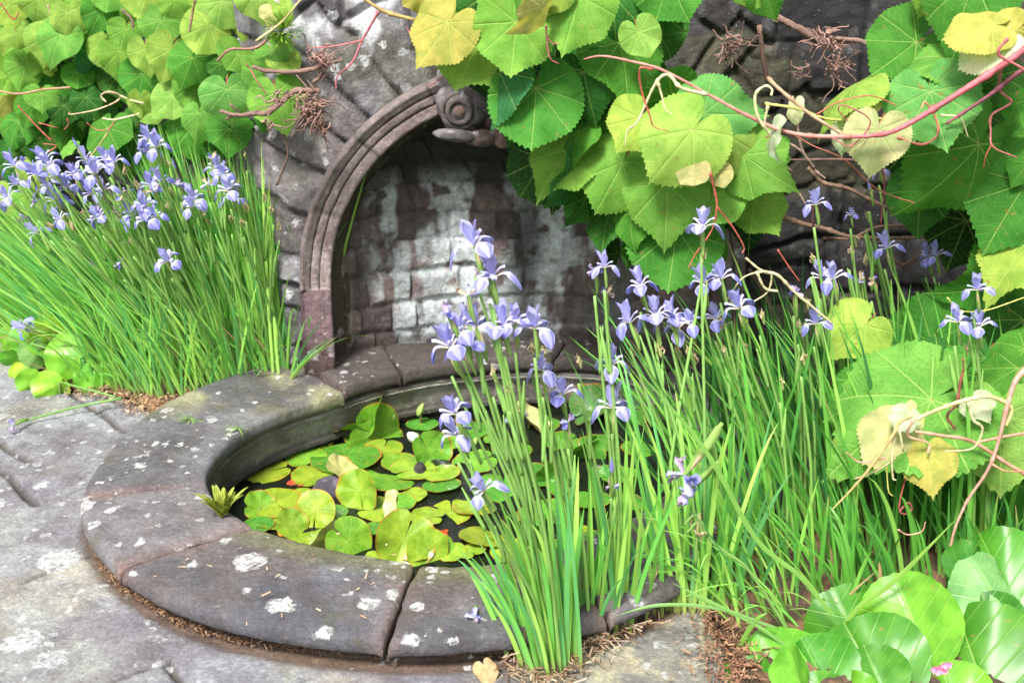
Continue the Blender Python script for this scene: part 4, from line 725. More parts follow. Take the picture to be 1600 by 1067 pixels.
BLUE = np.array([.26, .26, .66]); LIL = np.array([.50, .49, .80]); WH = np.array([.75, .72, .80]); YEL = np.array([.62, .50, .16]); GRN = np.array([.26, .42, .10]); TAN = np.array([.50, .38, .24]); DKB = np.array([.10, .07, .40])
def petal(mb, az, path, width, cup, colf, rg, nu=14, nv=9, crumple=.0):
    t = np.linspace(0, 1, nu); P = path(t); w = width(t); v = np.linspace(-1, 1, nv)
    V = np.zeros((nu, nv, 3)); C = np.zeros((nu, nv, 3)); T = np.gradient(P, axis=0); T /= np.linalg.norm(T, axis=1)[:, None]
    for i in range(nu):
        nrm = np.array([-T[i, 1], T[i, 0]])       # in (r,z)
        for j in range(nv):
            off = cup * w[i] * (v[j] ** 2) + .025 * math.sin(v[j] * 9 + i) * t[i] + crumple * rg.normal(0, 1) * t[i]
            r = P[i, 0] + nrm[0] * off; z = P[i, 1] + nrm[1] * off; s = w[i] * v[j] + crumple * rg.normal(0, .7) * t[i]
            V[i, j] = (r * math.cos(az) - s * math.sin(az), r * math.sin(az) + s * math.cos(az), z); C[i, j] = colf(t[i], v[j])
    mb.add(V, grid_faces(nu, nv), C.reshape(-1, 3))
def flower_mesh(kindf, seed):
    rg = np.random.default_rng(seed); mb = MB(); a0 = rg.uniform(0, 2)
    sat = rg.uniform(.8, 1.25); bl = BLUE * np.array([sat, sat, 1]); tubec = GRN
    if kindf == 'bloom':
        for k in range(3):
            az = a0 + k * 2.094 + rg.normal(0, .12); dr = rg.uniform(.55, 1.0); rr_ = rg.uniform(.9, 1.1)
            petal(mb, az, lambda t: np.stack([(.05 + 1.0 * t ** .85 * rr_ - .12 * dr * t ** 4), .10 + .42 * np.sin(t * 1.9) * .8 - dr * t ** 2.4], -1), lambda t: np.interp(t, [0, .2, .4, .55, .75, .9, 1], [.07, .10, .16, .30, .37, .26, .06]), -.25,
                  lambda t, v: (YEL * .75 + WH * .25) * max(0, 1 - t / .35) + (WH if (t < .50 and abs(v) < .6 and (t < .36 or int(abs(v) * 9 + .5) % 2)) else (LIL if t < .55 else bl * (.72 if int(abs(v * 6) + .5) % 2 else 1.3))) * min(1, t / .35), rg)
            petal(mb, az, lambda t: np.stack([.05 + .50 * t, .18 + .33 * np.sin(t * 1.7)], -1), lambda t: np.interp(t, [0, .5, .85, 1], [.05, .10, .13, .07]), -.5, lambda t, v: LIL * 1.05, rg, 8, 5)
            azs = az + 1.047; lean = rg.uniform(.10, .45); hgt = rg.uniform(.85, 1.1)
            petal(mb, azs, lambda t: np.stack([.05 + lean * t ** 1.3, .12 + hgt * t], -1), lambda t: np.interp(t, [0, .25, .55, .8, 1], [.05, .12, .24, .20, .03]), .35, lambda t, v: (LIL * .5 + bl * .5) * (1 - t * .15) * (1.15 if int(abs(v * 4)) % 2 else .95), rg)
    elif kindf == 'wilt':
        for k in range(7):
            az = rg.uniform(0, 6.28); out = rg.uniform(.15, .5); cl = [BLUE * 1.1, LIL, TAN * 1.2, np.array([.48, .34, .55])][rg.integers(0, 4)]; dn = rg.uniform(-.3, .5)
            petal(mb, az, lambda t: np.stack([.05 + out * np.sin(t * 2.2), .1 + dn * t], -1), lambda t: np.interp(t, [0, .5, 1], [.06, .15, .05]), .5, lambda t, v: cl * (1 - t * .2), rg, 8, 5, .035)
    elif kindf == 'dry':
        for k in range(4):
            az = rg.uniform(0, 6.28); out = rg.uniform(.08, .3); dn = rg.uniform(-.6, .1)
            petal(mb, az, lambda t: np.stack([.03 + out * np.sin(t * 2.4), .02 + dn * t], -1), lambda t: np.interp(t, [0, .5, 1], [.04, .09, .03]), .5, lambda t, v: TAN * rg.uniform(.8, 1.4), rg, 7, 5, .03)
    else:
        n = 12; th_ = np.linspace(0, 2 * np.pi, 9)[:-1]; t = np.linspace(0, 1, n); R = np.interp(t, [0, .25, .6, 1], [.06, .13, .10, .01])
        V = np.stack([R[:, None] * np.cos(th_ + 0 * t[:, None]), R[:, None] * np.sin(th_ + 0 * t[:, None]), np.repeat((t * 1.1)[:, None], 8, 1)], -1)
        Fq = [(i * 8 + j, i * 8 + (j + 1) % 8, (i + 1) * 8 + (j + 1) % 8, (i + 1) * 8 + j) for i in range(n - 1) for j in range(8)]; C = np.repeat(mix(GRN, BLUE, sstep(.15, .4, t)), 8, 0); mb.add(V, Fq, C)
    zt = -1.3 if kindf != 'dry' else -.8
    mb.tube([(0, 0, .16), (0, 0, -.15), (.01, 0, -.6), (0, 0, zt)], [.05, .075, .10, .045], tubec if kindf != 'dry' else (.36, .38, .14), 7)
    petal(mb, 1.0, lambda t: np.stack([.04 + .10 * np.sin(t * 3) + .08 * t, zt + .1 + 1.1 * t], -1), lambda t: np.interp(t, [0, .4, 1], [.08, .10, .02]), .5, lambda t, v: (GRN if t < .6 else TAN), rg, 8, 5)
    return mb.mesh('flower', M_petal)
FL = {'f': [flower_mesh('bloom', s) for s in range(8)], 'w': [flower_mesh('wilt', 20 + s) for s in range(4)], 'x': [flower_mesh('dry', 30 + s) for s in range(4)], 'b': [flower_mesh('bud', 40)]}
for k_, L_ in FL.items():
    pass
def iris_stalk(parent, fx, fy, base, yf, k='f', size=.047, rg=random, tilt=None, bow=0., mid=None, sp=True):
    """a flowering stalk rising from base to the flower seen at pixel fx,fy at depth yf"""
    P = at_y(fx, fy, yf); B = np.array(base, float); neck = np.array([0, 0, -.055 * size / .047]); top = P + neck
    m1 = B + (top - B) * .45 + np.array([(B[0] - top[0]) * .12 + bow, 0, .02]); m2 = B + (top - B) * .8 + np.array([(B[0] - top[0]) * .04 + bow, 0, .01])
    pts = [B, m1, m2, top] if mid is None else [B] + [np.array(q) for q in mid] + [top]
    mb = MB(); g = np.array([.26, .46, .12]) * rg.uniform(.85, 1.2); mb.tube(pts, [.0042, .0038, .0032, .0030], g, 6)
    if sp and rg.random() < .75:
        q = B + (top - B) * rg.uniform(.68, .82); d = (top - B) / np.linalg.norm(top - B); s_ = rg.choice((-1, 1)) * .012
        mb.tube([q, q + d * .05 + [s_ * .5, 0, 0], q + d * .10 + [s_, 0, 0]], [.0035, .0055, .001], g * 1.15, 5)
    st = obj('stalk', mb.mesh('stalk', M_blade), parent)
    me = FL[k][rg.randrange(len(FL[k]))]; o = bpy.data.objects.new('flower' if k != 'b' else 'bud', me); link(o)
    T = np.array(pts[-1]) - np.array(pts[-2]); T = Vector(T).normalized(); q = Vector((0, 0, 1)).rotation_difference(T)
    if tilt: q = Matrix.Rotation(tilt, 3, 'Y').to_quaternion() @ q
    s = size * rg.uniform(.8, 1.12) * {'f': 1, 'w': .9, 'x': .75, 'b': .8}[k]
    o.matrix_basis = Matrix.Translation(Vector(P)) @ q.to_matrix().to_4x4() @ Matrix.Rotation(rg.uniform(0, 6.28), 4, 'Z') @ Matrix.Scale(s, 4)
    o.parent = st; return st
def rnd_base(rg, c, s, n): return np.stack([rg.normal(c[0], s[0], n), rg.normal(c[1], s[1], n), np.full(n, c[2] if len(c) > 2 else -.005)], -1)

# big clump left of the niche
rg = np.random.default_rng(21)
cl = thing('iris_clump', 'big blooming iris clump between the paving and the left wall', 'irises', (-1.1, 3.5, 0), 'blue iris clumps')
L = []; n = 1250; s = rg.random(n) ** .85; bx = np.interp(s, [0, .35, .7, 1], [-1.55, -1.12, -.86, -.64]) + rg.normal(0, .05, n); by = np.interp(s, [0, .35, .7, 1], [3.62, 3.40, 3.44, 3.47]) + np.abs(rg.normal(0, .12, n)) * (1.3 - s)
zb = np.zeros(n); B = np.stack([bx, by, zb], -1); edge = 1 - s
LE = np.stack([-(.08 + .62 * edge ** 1.4) + rg.normal(0, .16, n), -.10 * rg.random(n) - .25 * edge * rg.random(n)], -1); H = rg.uniform(.45, .80, n) * (1 - .18 * edge)
blades(L, B, H, LE, rg.uniform(.006, .011, n), rg, droop=.06)
n = 380; s = rg.random(n) ** .8; B = np.stack([np.interp(s, [0, 1], [-1.0, -.70]) + rg.normal(0, .025, n), np.interp(s, [0, 1], [3.46, 3.40]) + rg.uniform(0, .12, n) * (1 - s), np.zeros(n)], -1)
blades(L, B, rg.uniform(.55, .86, n), np.stack([-.16 + .12 * s + rg.normal(0, .07, n), rg.normal(0, .05, n)], -1), rg.uniform(.006, .010, n), rg, droop=.04)
n = 160; s = rg.random(n); B = np.stack([np.interp(s, [0, 1], [-1.3, -.66]) + rg.normal(0, .04, n), np.interp(s, [0, .5, 1], [3.42, 3.32, 3.42]), zb[:n]], -1)
blades(L, B, rg.uniform(.15, .5, n), np.stack([-.3 * (1 - s) + rg.normal(0, .25, n), -rg.random(n) * .4], -1), rg.uniform(.005, .009, n), rg)
blades_obj(L, cl)
FLW = [(40, 268), (75, 292), (15, 312), (92, 280), (108, 297), (125, 307), (100, 322), (144, 305), (150, 272), (170, 262), (162, 300), (188, 315), (212, 342), (227, 325), (245, 340), (250, 285), (237, 292), (42, 343), (60, 365), (96, 345), (88, 315), (157, 342), (147, 402), (190, 412), (265, 409), (305, 315), (350, 275), (365, 312), (42, 512), (37, 255), (72, 253), (135, 252), (168, 250), (232, 218), (230, 240), (332, 250), (245, 232), (58, 275), (28, 290), (118, 275), (136, 290), (60, 300), (80, 262), (205, 335), (340, 268), (232, 345), (25, 262), (55, 318), (180, 255), (300, 325), (358, 300)]
for i, (x, y) in enumerate(FLW):
    sx = np.clip((x + 160) / 520, 0, 1); b = (np.interp(sx, [0, .3, 1], [-1.35, -1.18, -.75]) + rg.normal(0, .04), 3.46 + rg.normal(0, .04), 0); iris_stalk(cl, x, y, b, 3.30 + rg.normal(0, .06) + (.1 if x < 150 else 0), 'w' if i % 6 == 5 else 'f', .043, random)
for x, y, k in [(122, 232, 'b'), (275, 268, 'b'), (100, 340, 'x'), (75, 350, 'x'), (130, 330, 'x'), (200, 300, 'w'), (180, 330, 'x'), (232, 365, 'x'), (210, 285, 'x'), (265, 295, 'x'), (280, 290, 'w'), (262, 320, 'x'), (325, 290, 'w'), (360, 340, 'x'), (378, 345, 'x'), (325, 345, 'x'), (412, 305, 'x'), (425, 325, 'x'), (435, 350, 'x'), (372, 285, 'x'), (195, 262, 'x'), (260, 252, 'x'), (225, 300, 'x'), (155, 330, 'w'), (318, 335, 'x'), (240, 300, 'w'), (110, 350, 'x'), (383, 240, 'x'), (170, 380, 'x'), (205, 375, 'x'), (145, 345, 'w'), (382, 320, 'x')]:
    sx = np.clip((x + 160) / 520, 0, 1); iris_stalk(cl, x, y, (np.interp(sx, [0, .3, 1], [-1.35, -1.18, -.72]) + rg.normal(0, .04), 3.46 + rg.normal(0, .04), 0), 3.32 + rg.normal(0, .06), k, .042, random)
# tall leaf rising right at the niche and a few out over the pool edge
mb = []; B = np.array([[-.72, 3.36, 0], [-.70, 3.35, 0], [-.655, 3.31, .09], [-.655, 3.31, .09], [-.65, 3.31, .09], [-.655, 3.31, .09], [-.66, 3.3, .09]])
blades(mb, B, np.array([.80, .5, .24, .22, .25, .2, .17]), np.array([[.0, 0], [-.05, 0], [.5, -.1], [.8, -.1], [.95, -.1], [.25, 0], [.9, 0]]), np.full(7, .008), rg, droop=.25); blades_obj(mb, cl, 'leaf')

def clump(label, c, spread, nb, H, lean, flowers, seed, wid=(.007, .012), lean_s=.12, size=.046, droop=.08, pal=None, yf=None):
    rg = np.random.default_rng(seed); T = thing('iris_clump', label, 'irises', (c[0], c[1], 0), 'blue iris clumps'); L = []
    B = rnd_base(rg, c, spread, nb); off = (B[:, :2] - np.array(c[:2])) / (np.array(spread) + 1e-6)
    LE = np.array(lean)[None] + off * np.array([.10, .06]) + rg.normal(0, lean_s, (nb, 2)); h = rg.uniform(H[0], H[1], nb)
    B[:, :2] = np.array(c[:2]) + (B[:, :2] - np.array(c[:2])) * 1.0
    blades(L, B, h, LE, rg.uniform(*wid, nb), rg, droop=droop, palette=pal); blades_obj(L, T)
    for q in flowers:
        x, y, k = q[:3]; yy = (q[3] if len(q) > 3 else (yf or c[1])) + rg.normal(0, .015); b = (c[0] + rg.normal(0, spread[0]) * .8, c[1] + rg.normal(0, spread[1]) * .8, 0)
        if len(q) > 4: b = (*at_z(*q[4], 0)[:2], 0)
        iris_stalk(T, x, y, b, yy, k, size * (q[5] if len(q) > 5 else 1), random)
    return T
gA = at_z(872, 1055, 0); gA2 = at_z(826, 1032, 0); gB = at_z(918, 1000, 0); gC = at_z(968, 985, 0); gD = at_z(1078, 960, 0)
clump('nearest iris clump, its leaves rising from the paving at the bottom edge', gA, (.026, .020), 58, (.24, .52), (-.14, .02), [(742, 388, 'f'), (770, 437, 'f'), (732, 465, 'w'), (700, 492, 'w'), (722, 520, 'f'), (745, 515, 'f'), (705, 545, 'f'), (765, 430, 'w'), (712, 648, 'f', 1.98), (715, 682, 'f', 2.0), (757, 768, 'f', 1.98), (805, 507, 'f'), (788, 512, 'f'), (836, 516, 'f'), (728, 545, 'f'), (770, 578, 'x'), (796, 600, 'x')], 31, (.009, .014), .08)
clump('small leafy iris clump left of the nearest one, beside the dry leaf', gA2, (.020, .02), 26, (.20, .42), (-.26, .05), [], 32, (.009, .013), .16)
clump('iris clump behind the nearest one, with two flowers over the lily pads', gB, (.022, .02), 26, (.22, .45), (-.02, .05), [(848, 580, 'f', 2.12), (880, 618, 'f', 2.12), (808, 655, 'w', 2.1), (888, 662, 'w', 2.1), (884, 648, 'b', 2.12), (830, 540, 'x', 2.12), (848, 545, 'x', 2.12)], 33, (.008, .012), .14)
clump('slim iris clump on the lichened slab, topped by a crumpled pair of flowers', gC, (.022, .02), 30, (.25, .52), (.0, .04), [(957, 762, 'w', 2.15, (955, 985), .8), (956, 742, 'b', 2.16, (955, 985)), (955, 572, 'f', 2.2), (957, 640, 'f', 2.2), (930, 425, 'w', 2.2, (965, 985), .9), (945, 420, 'f', 2.2, (975, 985), .8), (948, 462, 'w', 2.2, (972, 980), .9), (905, 560, 'x', 2.2)], 34, (.009, .013), .10)
clump('narrow sheaf of iris leaves at the corner of the pool kerb', gD, (.045, .02), 46, (.32, .60), (-.12, .05), [(1025, 497, 'f', 2.42), (985, 507, 'f', 2.4), (1002, 450, 'f', 2.4), (1050, 500, 'f', 2.45), (1098, 358, 'f', 2.42, (1100, 960)), (1028, 540, 'x', 2.4), (1100, 395, 'x', 2.4)], 35, (.008, .012), .12)

rg = np.random.default_rng(41)
cr = thing('iris_clump', 'widest iris clump, filling the bed between the pool and the right edge', 'irises', (.9, 2.5, 0), 'blue iris clumps')
L = []
n = 330; s = rg.random(n); B = np.stack([.44 + .85 * s + rg.normal(0, .03, n), 2.30 + .25 * rg.random(n) + .35 * rg.random(n) * (s > .2), np.zeros(n)], -1)
blades(L, B, rg.uniform(.36, .66, n), np.stack([-.42 + .42 * s + rg.normal(0, .17, n), .05 + rg.normal(0, .1, n)], -1), rg.uniform(.007, .012, n), rg, droop=.06, palette=np.array([[.11, .35, .05], [.17, .44, .07], [.07, .26, .045], [.26, .52, .09], [.05, .20, .055]]))
n = 230; s = rg.random(n); B = np.stack([.50 + .95 * s, 2.65 + .45 * rg.random(n), np.zeros(n)], -1)
blades(L, B, rg.uniform(.30, .58, n), np.stack([-.15 + rg.normal(0, .14, n), rg.normal(0, .1, n)], -1), rg.uniform(.007, .011, n), rg, droop=.05, palette=np.array([[.035, .14, .025], [.05, .18, .03], [.03, .10, .025]]))  # back row greens darkened, painting in the shade behind the front rows
n = 150; s = rg.random(n); B = np.stack([.60 + .75 * s, 2.22 + .16 * rg.random(n), np.zeros(n)], -1)
blades(L, B, rg.uniform(.18, .36, n), np.stack([-.25 + .15 * s + rg.normal(0, .2, n), .05 + rg.normal(0, .12, n)], -1), rg.uniform(.007, .012, n), rg, droop=.1, palette=np.array([[.09, .30, .04], [.12, .36, .05], [.07, .25, .045]]))
n = 60; B = np.stack([.42 + .3 * rg.random(n), 2.16 + .15 * rg.random(n), np.zeros(n)], -1)
blades(L, B, rg.uniform(.15, .42, n), np.stack([rg.normal(-.45, .35, n), rg.normal(-.1, .2, n)], -1), rg.uniform(.005, .009, n), rg, droop=.25)
blades_obj(L, cr)
for q in [(1080, 508, 'f', 2.45), (1060, 515, 'f', 2.5), (1100, 445, 'f', 2.5), (1128, 438, 'f', 2.5), (1156, 484, 'f', 2.45), (1120, 500, 'f', 2.5), (1135, 510, 'w', 2.5), (1275, 322, 'f', 2.75), (1331, 338, 'f', 2.8, .6), (1302, 438, 'f', 2.7), (1285, 436, 'f', 2.7), (1386, 390, 'f', 2.85), (1376, 268, 'f', 3.0, .7), (1362, 300, 'x', 3.0), (1360, 300, 'b', 3.0), (1463, 402, 'f', 2.95), (1450, 405, 'f', 2.95), (1275, 508, 'f', 2.55), (1365, 440, 'w', 2.8), (1345, 440, 'w', 2.8), (1527, 455, 'f', 2.35), (1497, 505, 'f', 2.35), (1531, 512, 'f', 2.35), (1262, 470, 'x', 2.5), (1243, 460, 'w', 2.5), (1250, 505, 'x', 2.5), (1145, 468, 'x', 2.5), (1075, 545, 'x', 2.45), (1082, 555, 'x', 2.5), (1165, 540, 'x', 2.45), (1190, 490, 'x', 2.5), (1222, 595, 'x', 2.4), (1130, 545, 'x', 2.5), (1056, 545, 'x', 2.45), (1270, 400, 'x', 2.7), (1335, 370, 'x', 2.8), (1330, 390, 'x', 2.8), (1355, 335, 'x', 2.95), (1320, 500, 'x', 2.7), (1352, 400, 'x', 2.9), (1255, 555, 'x', 2.45), (1510, 540, 'x', 2.35)]:
    x, y, k, yy = q[:4]; b = at_y(x + (60 if x < 1200 else 15) + rg.normal(0, 12), 900, yy); dep = yy + rg.normal(0, .03); iris_stalk(cr, x, y, (b[0], dep, 0), dep, k, .044 * (q[4] if len(q) > 4 else 1), random)
# the broken stalk leaning to the left with a large crumpled flower
bp = [at_y(*p, 2.12) for p in ((1240, 1000), (1200, 935), (1165, 885), (1130, 860), (1105, 838), (1092, 815))]
iris_stalk(cr, 1077, 765, bp[0], 2.12, 'w', .085, random, mid=bp[1:], sp=False)
o = iris_stalk(cr, 1075, 735, bp[-1], 2.12, 'w', .105, random, sp=False)
iris_stalk(cr, 1090, 832, bp[-2], 2.12, 'x', .07, random, mid=[bp[-1]], sp=False)
# broad leaf fallen across
mb = MB(); 
def ribbon(mb, pts, w, col):
    P = smooth_path(np.array(pts)); T = np.gradient(P, axis=0); Wd_ = np.cross(T, [0, -1, .4]); Wd_ /= np.linalg.norm(Wd_, axis=1)[:, None]; n = len(P); ww = w * np.interp(np.linspace(0, 1, n), [0, .7, 1], [.9, 1, .05])[:, None]
    V = np.stack([P - Wd_ * ww * .5, P + [0, -.001, .001], P + Wd_ * ww * .5], 1); mb.add(V, grid_faces(n, 3), col)
for pts, w, col in [([(1310, 1000), (1340, 950), (1400, 905), (1500, 805)], .011, (.22, .40, .07)), ([(1125, 1090), (1150, 1020), (1180, 970), (1200, 957)], .010, (.18, .36, .06)), ([(1210, 980), (1120, 950), (1030, 945), (960, 962)], .007, (.18, .36, .1)), ([(1230, 1010), (1180, 975), (1110, 940), (1050, 910)], .008, (.2, .4, .1)), ([(1300, 960), (1250, 900), (1180, 840), (1100, 700), (975, 555)], .010, (.2, .4, .08))]:
    ribbon(mb, [at_y(*p, 2.08) for p in pts], w, col)
obj('leaf', mb.mesh('leaf', M_blade), cr)

# ------------------------------------------------------------------ bergenias
BO = [(0, .88), (12, .88), (25, .84), (40, .78), (58, .68), (75, .56), (95, .42), (120, .30), (145, .20), (165, .13), (180, .08)]
BO2 = [(0, .84), (15, .85), (30, .82), (48, .76), (65, .66), (85, .52), (105, .40), (130, .30), (150, .22), (168, .14), (180, .06)]
BERG = [leaf_mesh('leaf', [M_berg, M_blade], o, [0], 40, .015, 10, d, f, w, s, False, .0, .012) for o, d, f, w, s in ((BO, .10, -.25, .035, 51), (BO2, .22, -.1, .045, 52), (BO, .05, -.4, .03, 53), (BO2, .3, .05, .04, 54))]
def berg(parent, L, y0, cols):
    for q in L:
        bx_, by_, tx, ty, w, k = q[:6]; y = y0 + (q[6] if len(q) > 6 else 0) + random.uniform(-.01, .01)
        o = place('leaf', BERG[random.randrange(4)], parent, bx_, by_, tx, ty, y, w * .88, random.uniform(-.25, .2), jit(cols[k], .1), .88, scale=1.0)
        p = np.array(at_y(bx_, by_, y)); mb = MB(); mb.tube([p, p + [.0, .02, -.05], [p[0] + .01, y0 + .05, 0]], [.004, .005, .006], (.22, .30, .08), 6); st = obj('leaf_stalk', mb.mesh('leaf_stalk', M_blade), parent)
BC = {'b': (.10, .27, .022), 'm': (.045, .17, .016), 'd': (.025, .13, .012), 'u': (.13, .26, .08), 'y': (.21, .38, .03)}
be = thing('bergenia', 'large glossy round leaved plant with a pink flower in the bottom right corner', 'plant', (.85, 2.0, 0), 'round leaved bergenias')
berg(be, [(1580, 935, 1528, 828, 1.15, 'm', .12), (1565, 950, 1520, 868, 1, 'u', .08), (1350, 1020, 1302, 922, 1.2, 'm', .05), (1445, 1020, 1400, 898, 1.1, 'b', .0), (1545, 1095, 1490, 945, 1.3, 'm', -.06), (1385, 1085, 1318, 976, 1.25, 'm', -.04), (1465, 1110, 1395, 1000, .85, 'm', -.03), (1300, 1085, 1250, 998, 1.1, 'm', -.05), (1230, 1095, 1165, 992, 1.35, 'b', -.04), (1620, 1000, 1588, 912, 1.1, 'm', .04), (1620, 1060, 1545, 975, 1.1, 'm', .0), (1560, 1000, 1535, 930, 1.2, 'd', .06), (1400, 1010, 1370, 955, 1.2, 'd', .06), (1250, 1070, 1235, 1010, .9, 'b', -.08), (1480, 990, 1480, 935, 1.2, 'd', .1), (1600, 1110, 1585, 1030, 1, 'm', -.05), (1190, 1095, 1140, 1040, 1, 'm', -.02), (1340, 1110, 1320, 1050, 1, 'b', -.08), (1445, 1135, 1425, 1025, 1.2, 'm', -.09), (1500, 1140, 1470, 1040, 1.1, 'b', -.1), (1570, 1140, 1550, 1050, 1.2, 'm', -.1), (1290, 1130, 1275, 1050, 1.2, 'm', -.1), (1215, 1140, 1190, 1060, 1.2, 'b', -.1), (1620, 960, 1560, 880, 1, 'm', .1), (1500, 900, 1530, 850, 1, 'd', .15), (1380, 1080, 1350, 1010, 1.2, 'm', -.07)], 2.02, BC)
mb = MB(); p = at_y(1470, 1042, 1.84)
for i in range(8):
    c0_ = p + np.array([random.uniform(-.012, .012), random.uniform(-.01, .01), random.uniform(-.012, .012)])
    for k in range(5):
        a = k * 1.257 + i; d = np.array([math.cos(a), -.5, math.sin(a)]) * .009; s_ = np.array([-math.sin(a), 0, math.cos(a)]) * .004
        mb.add([c0_, c0_ + d * .6 + s_, c0_ + d, c0_ + d * .6 - s_], [(0, 1, 2, 3)], (.85, .32, .55))
obj('flower', mb.mesh('flower', M_petal), be)
bl_ = thing('bergenia', 'low yellow green round leaved plant on the paving left of the irises', 'plant', (-1.6, 3.6, 0), 'round leaved bergenias')
berg(bl_, [(118, 560, 70, 552, 1.3, 'b', -.1), (92, 598, 55, 618, 1.1, 'y', -.15), (148, 575, 142, 619, 1.2, 'b', -.1), (52, 535, 22, 510, 1.2, 'b', 0), (65, 540, 45, 575, 1.1, 'u', -.05), (95, 620, 60, 600, 1, 'y', -.12), (60, 590, 32, 612, 1.1, 'b', -.1), (100, 540, 85, 498, 1.2, 'b', .05), (30, 560, 0, 566, .7, 'b', 0), (40, 575, 14, 590, 1, 'y', -.02), (110, 590, 125, 570, 1, 'b', -.1), (90, 525, 50, 515, 1, 'y', 0), (75, 545, 60, 510, 1, 'y', -.02), (130, 560, 128, 520, 1, 'b', .02), (20, 545, 15, 505, 1, 'b', .05)], 3.50, {k: tuple(x * 1.15 for x in v) for k, v in BC.items()})

# ------------------------------------------------------------------ water lily
PO = [(0, .55), (40, .56), (90, .57), (140, .555), (165, .53), (176, .45), (180, .02)]
PS = [0, rad(30), -rad(30), rad(60), -rad(60), rad(90), -rad(90), rad(120), -rad(120), rad(150), -rad(150)]
def pad_mesh(cup, wave, seed, fold=0): return leaf_mesh('pad', [M_pad, M_blade], PO, PS, 0, 0, 8, cup, fold, wave, seed, False, 0., .002)
PADS = [pad_mesh(-.03, .012, 61), pad_mesh(-.05, .03, 62), pad_mesh(.02, .016, 63)]; CURL = [pad_mesh(-.55, .06, 64, .1), pad_mesh(-.4, .05, 65, .5), pad_mesh(-.25, .06, 66, .15)]
lily = thing('water_lily', 'water lily covering the pool with green and bronze pads', 'water plant', (PC[0], PC[1], ZW), None)
PCOL = {'g': (.065, .22, .025), 'y': (.19, .29, .025), 'b': (.12, .28, .025), 'o': (.30, .19, .04), 'r': (.26, .07, .03), 'd': (.06, .14, .03), 'p': (.40, .42, .20)}
pads = [(418, 736, 75, 'y'), (478, 714, 66, 'b'), (490, 742, 70, 'y'), (495, 662, 50, 'g'), (540, 715, 112, 'g'), (583, 680, 95, 'b'), (605, 748, 98, 'b'), (645, 732, 72, 'y'), (625, 722, 60, 'b'), (430, 785, 85, 'y'), (430, 812, 75, 'y'), (590, 795, 72, 'y'), (620, 785, 60, 'b'), (690, 757, 62, 'g'), (690, 738, 58, 'y'), (705, 800, 74, 'y'), (640, 775, 56, 'y'), (592, 825, 46, 'g'), (742, 792, 70, 'y'), (758, 838, 84, 'y'), (742, 722, 72, 'b'), (785, 762, 86, 'g'), (800, 702, 64, 'g'), (835, 742, 84, 'g'), (850, 800, 84, 'g'), (884, 762, 62, 'g'), (780, 690, 52, 'b'), (935, 692, 64, 'g'), (905, 836, 64, 'y'), (402, 820, 54, 'g'), (622, 648, 44, 'b'), (500, 692, 42, 'y'), (545, 662, 50, 'g'), (706, 862, 46, 'y'), (668, 806, 56, 'y'), (520, 800, 50, 'g'), (880, 690, 60, 'g'), (850, 660, 50, 'g'), (960, 740, 70, 'g'), (920, 780, 70, 'g'), (1000, 700, 60, 'g'), (800, 860, 70, 'y'), (860, 855, 60, 'g'), (480, 842, 56, 'y'), (560, 762, 60, 'y'), (660, 662, 52, 'g'), (700, 690, 50, 'b'), (560, 640, 46, 'b'), (735, 860, 50, 'y'), (470, 772, 40, 'y'), (985, 790, 60, 'g'), (940, 840, 60, 'd'), (520, 640, 40, 'g'), (735, 672, 60, 'g'), (650, 862, 60, 'y'), (590, 868, 40, 'y'), (500, 836, 40, 'b'), (600, 700, 60, 'y')]
for i, (x, y, w, k) in enumerate(pads):
    z = ZW + .003 + .0016 * (i % 5); p = at_z(x, y, z); s = w / F_PX * ((p - C0) @ cF) / 1.12; a = random.uniform(0, 6.28)
    o = bpy.data.objects.new('pad', PADS[random.randrange(3)]); link(o); o.matrix_basis = Matrix.Translation(Vector(p)) @ Matrix.Rotation(random.gauss(0, .07), 4, 'X') @ Matrix.Rotation(random.gauss(0, .07), 4, 'Y') @ Matrix.Rotation(a, 4, 'Z') @ Matrix.Scale(s, 4)
    put(o, lily); o.color = (*jit(PCOL[k]), 1)
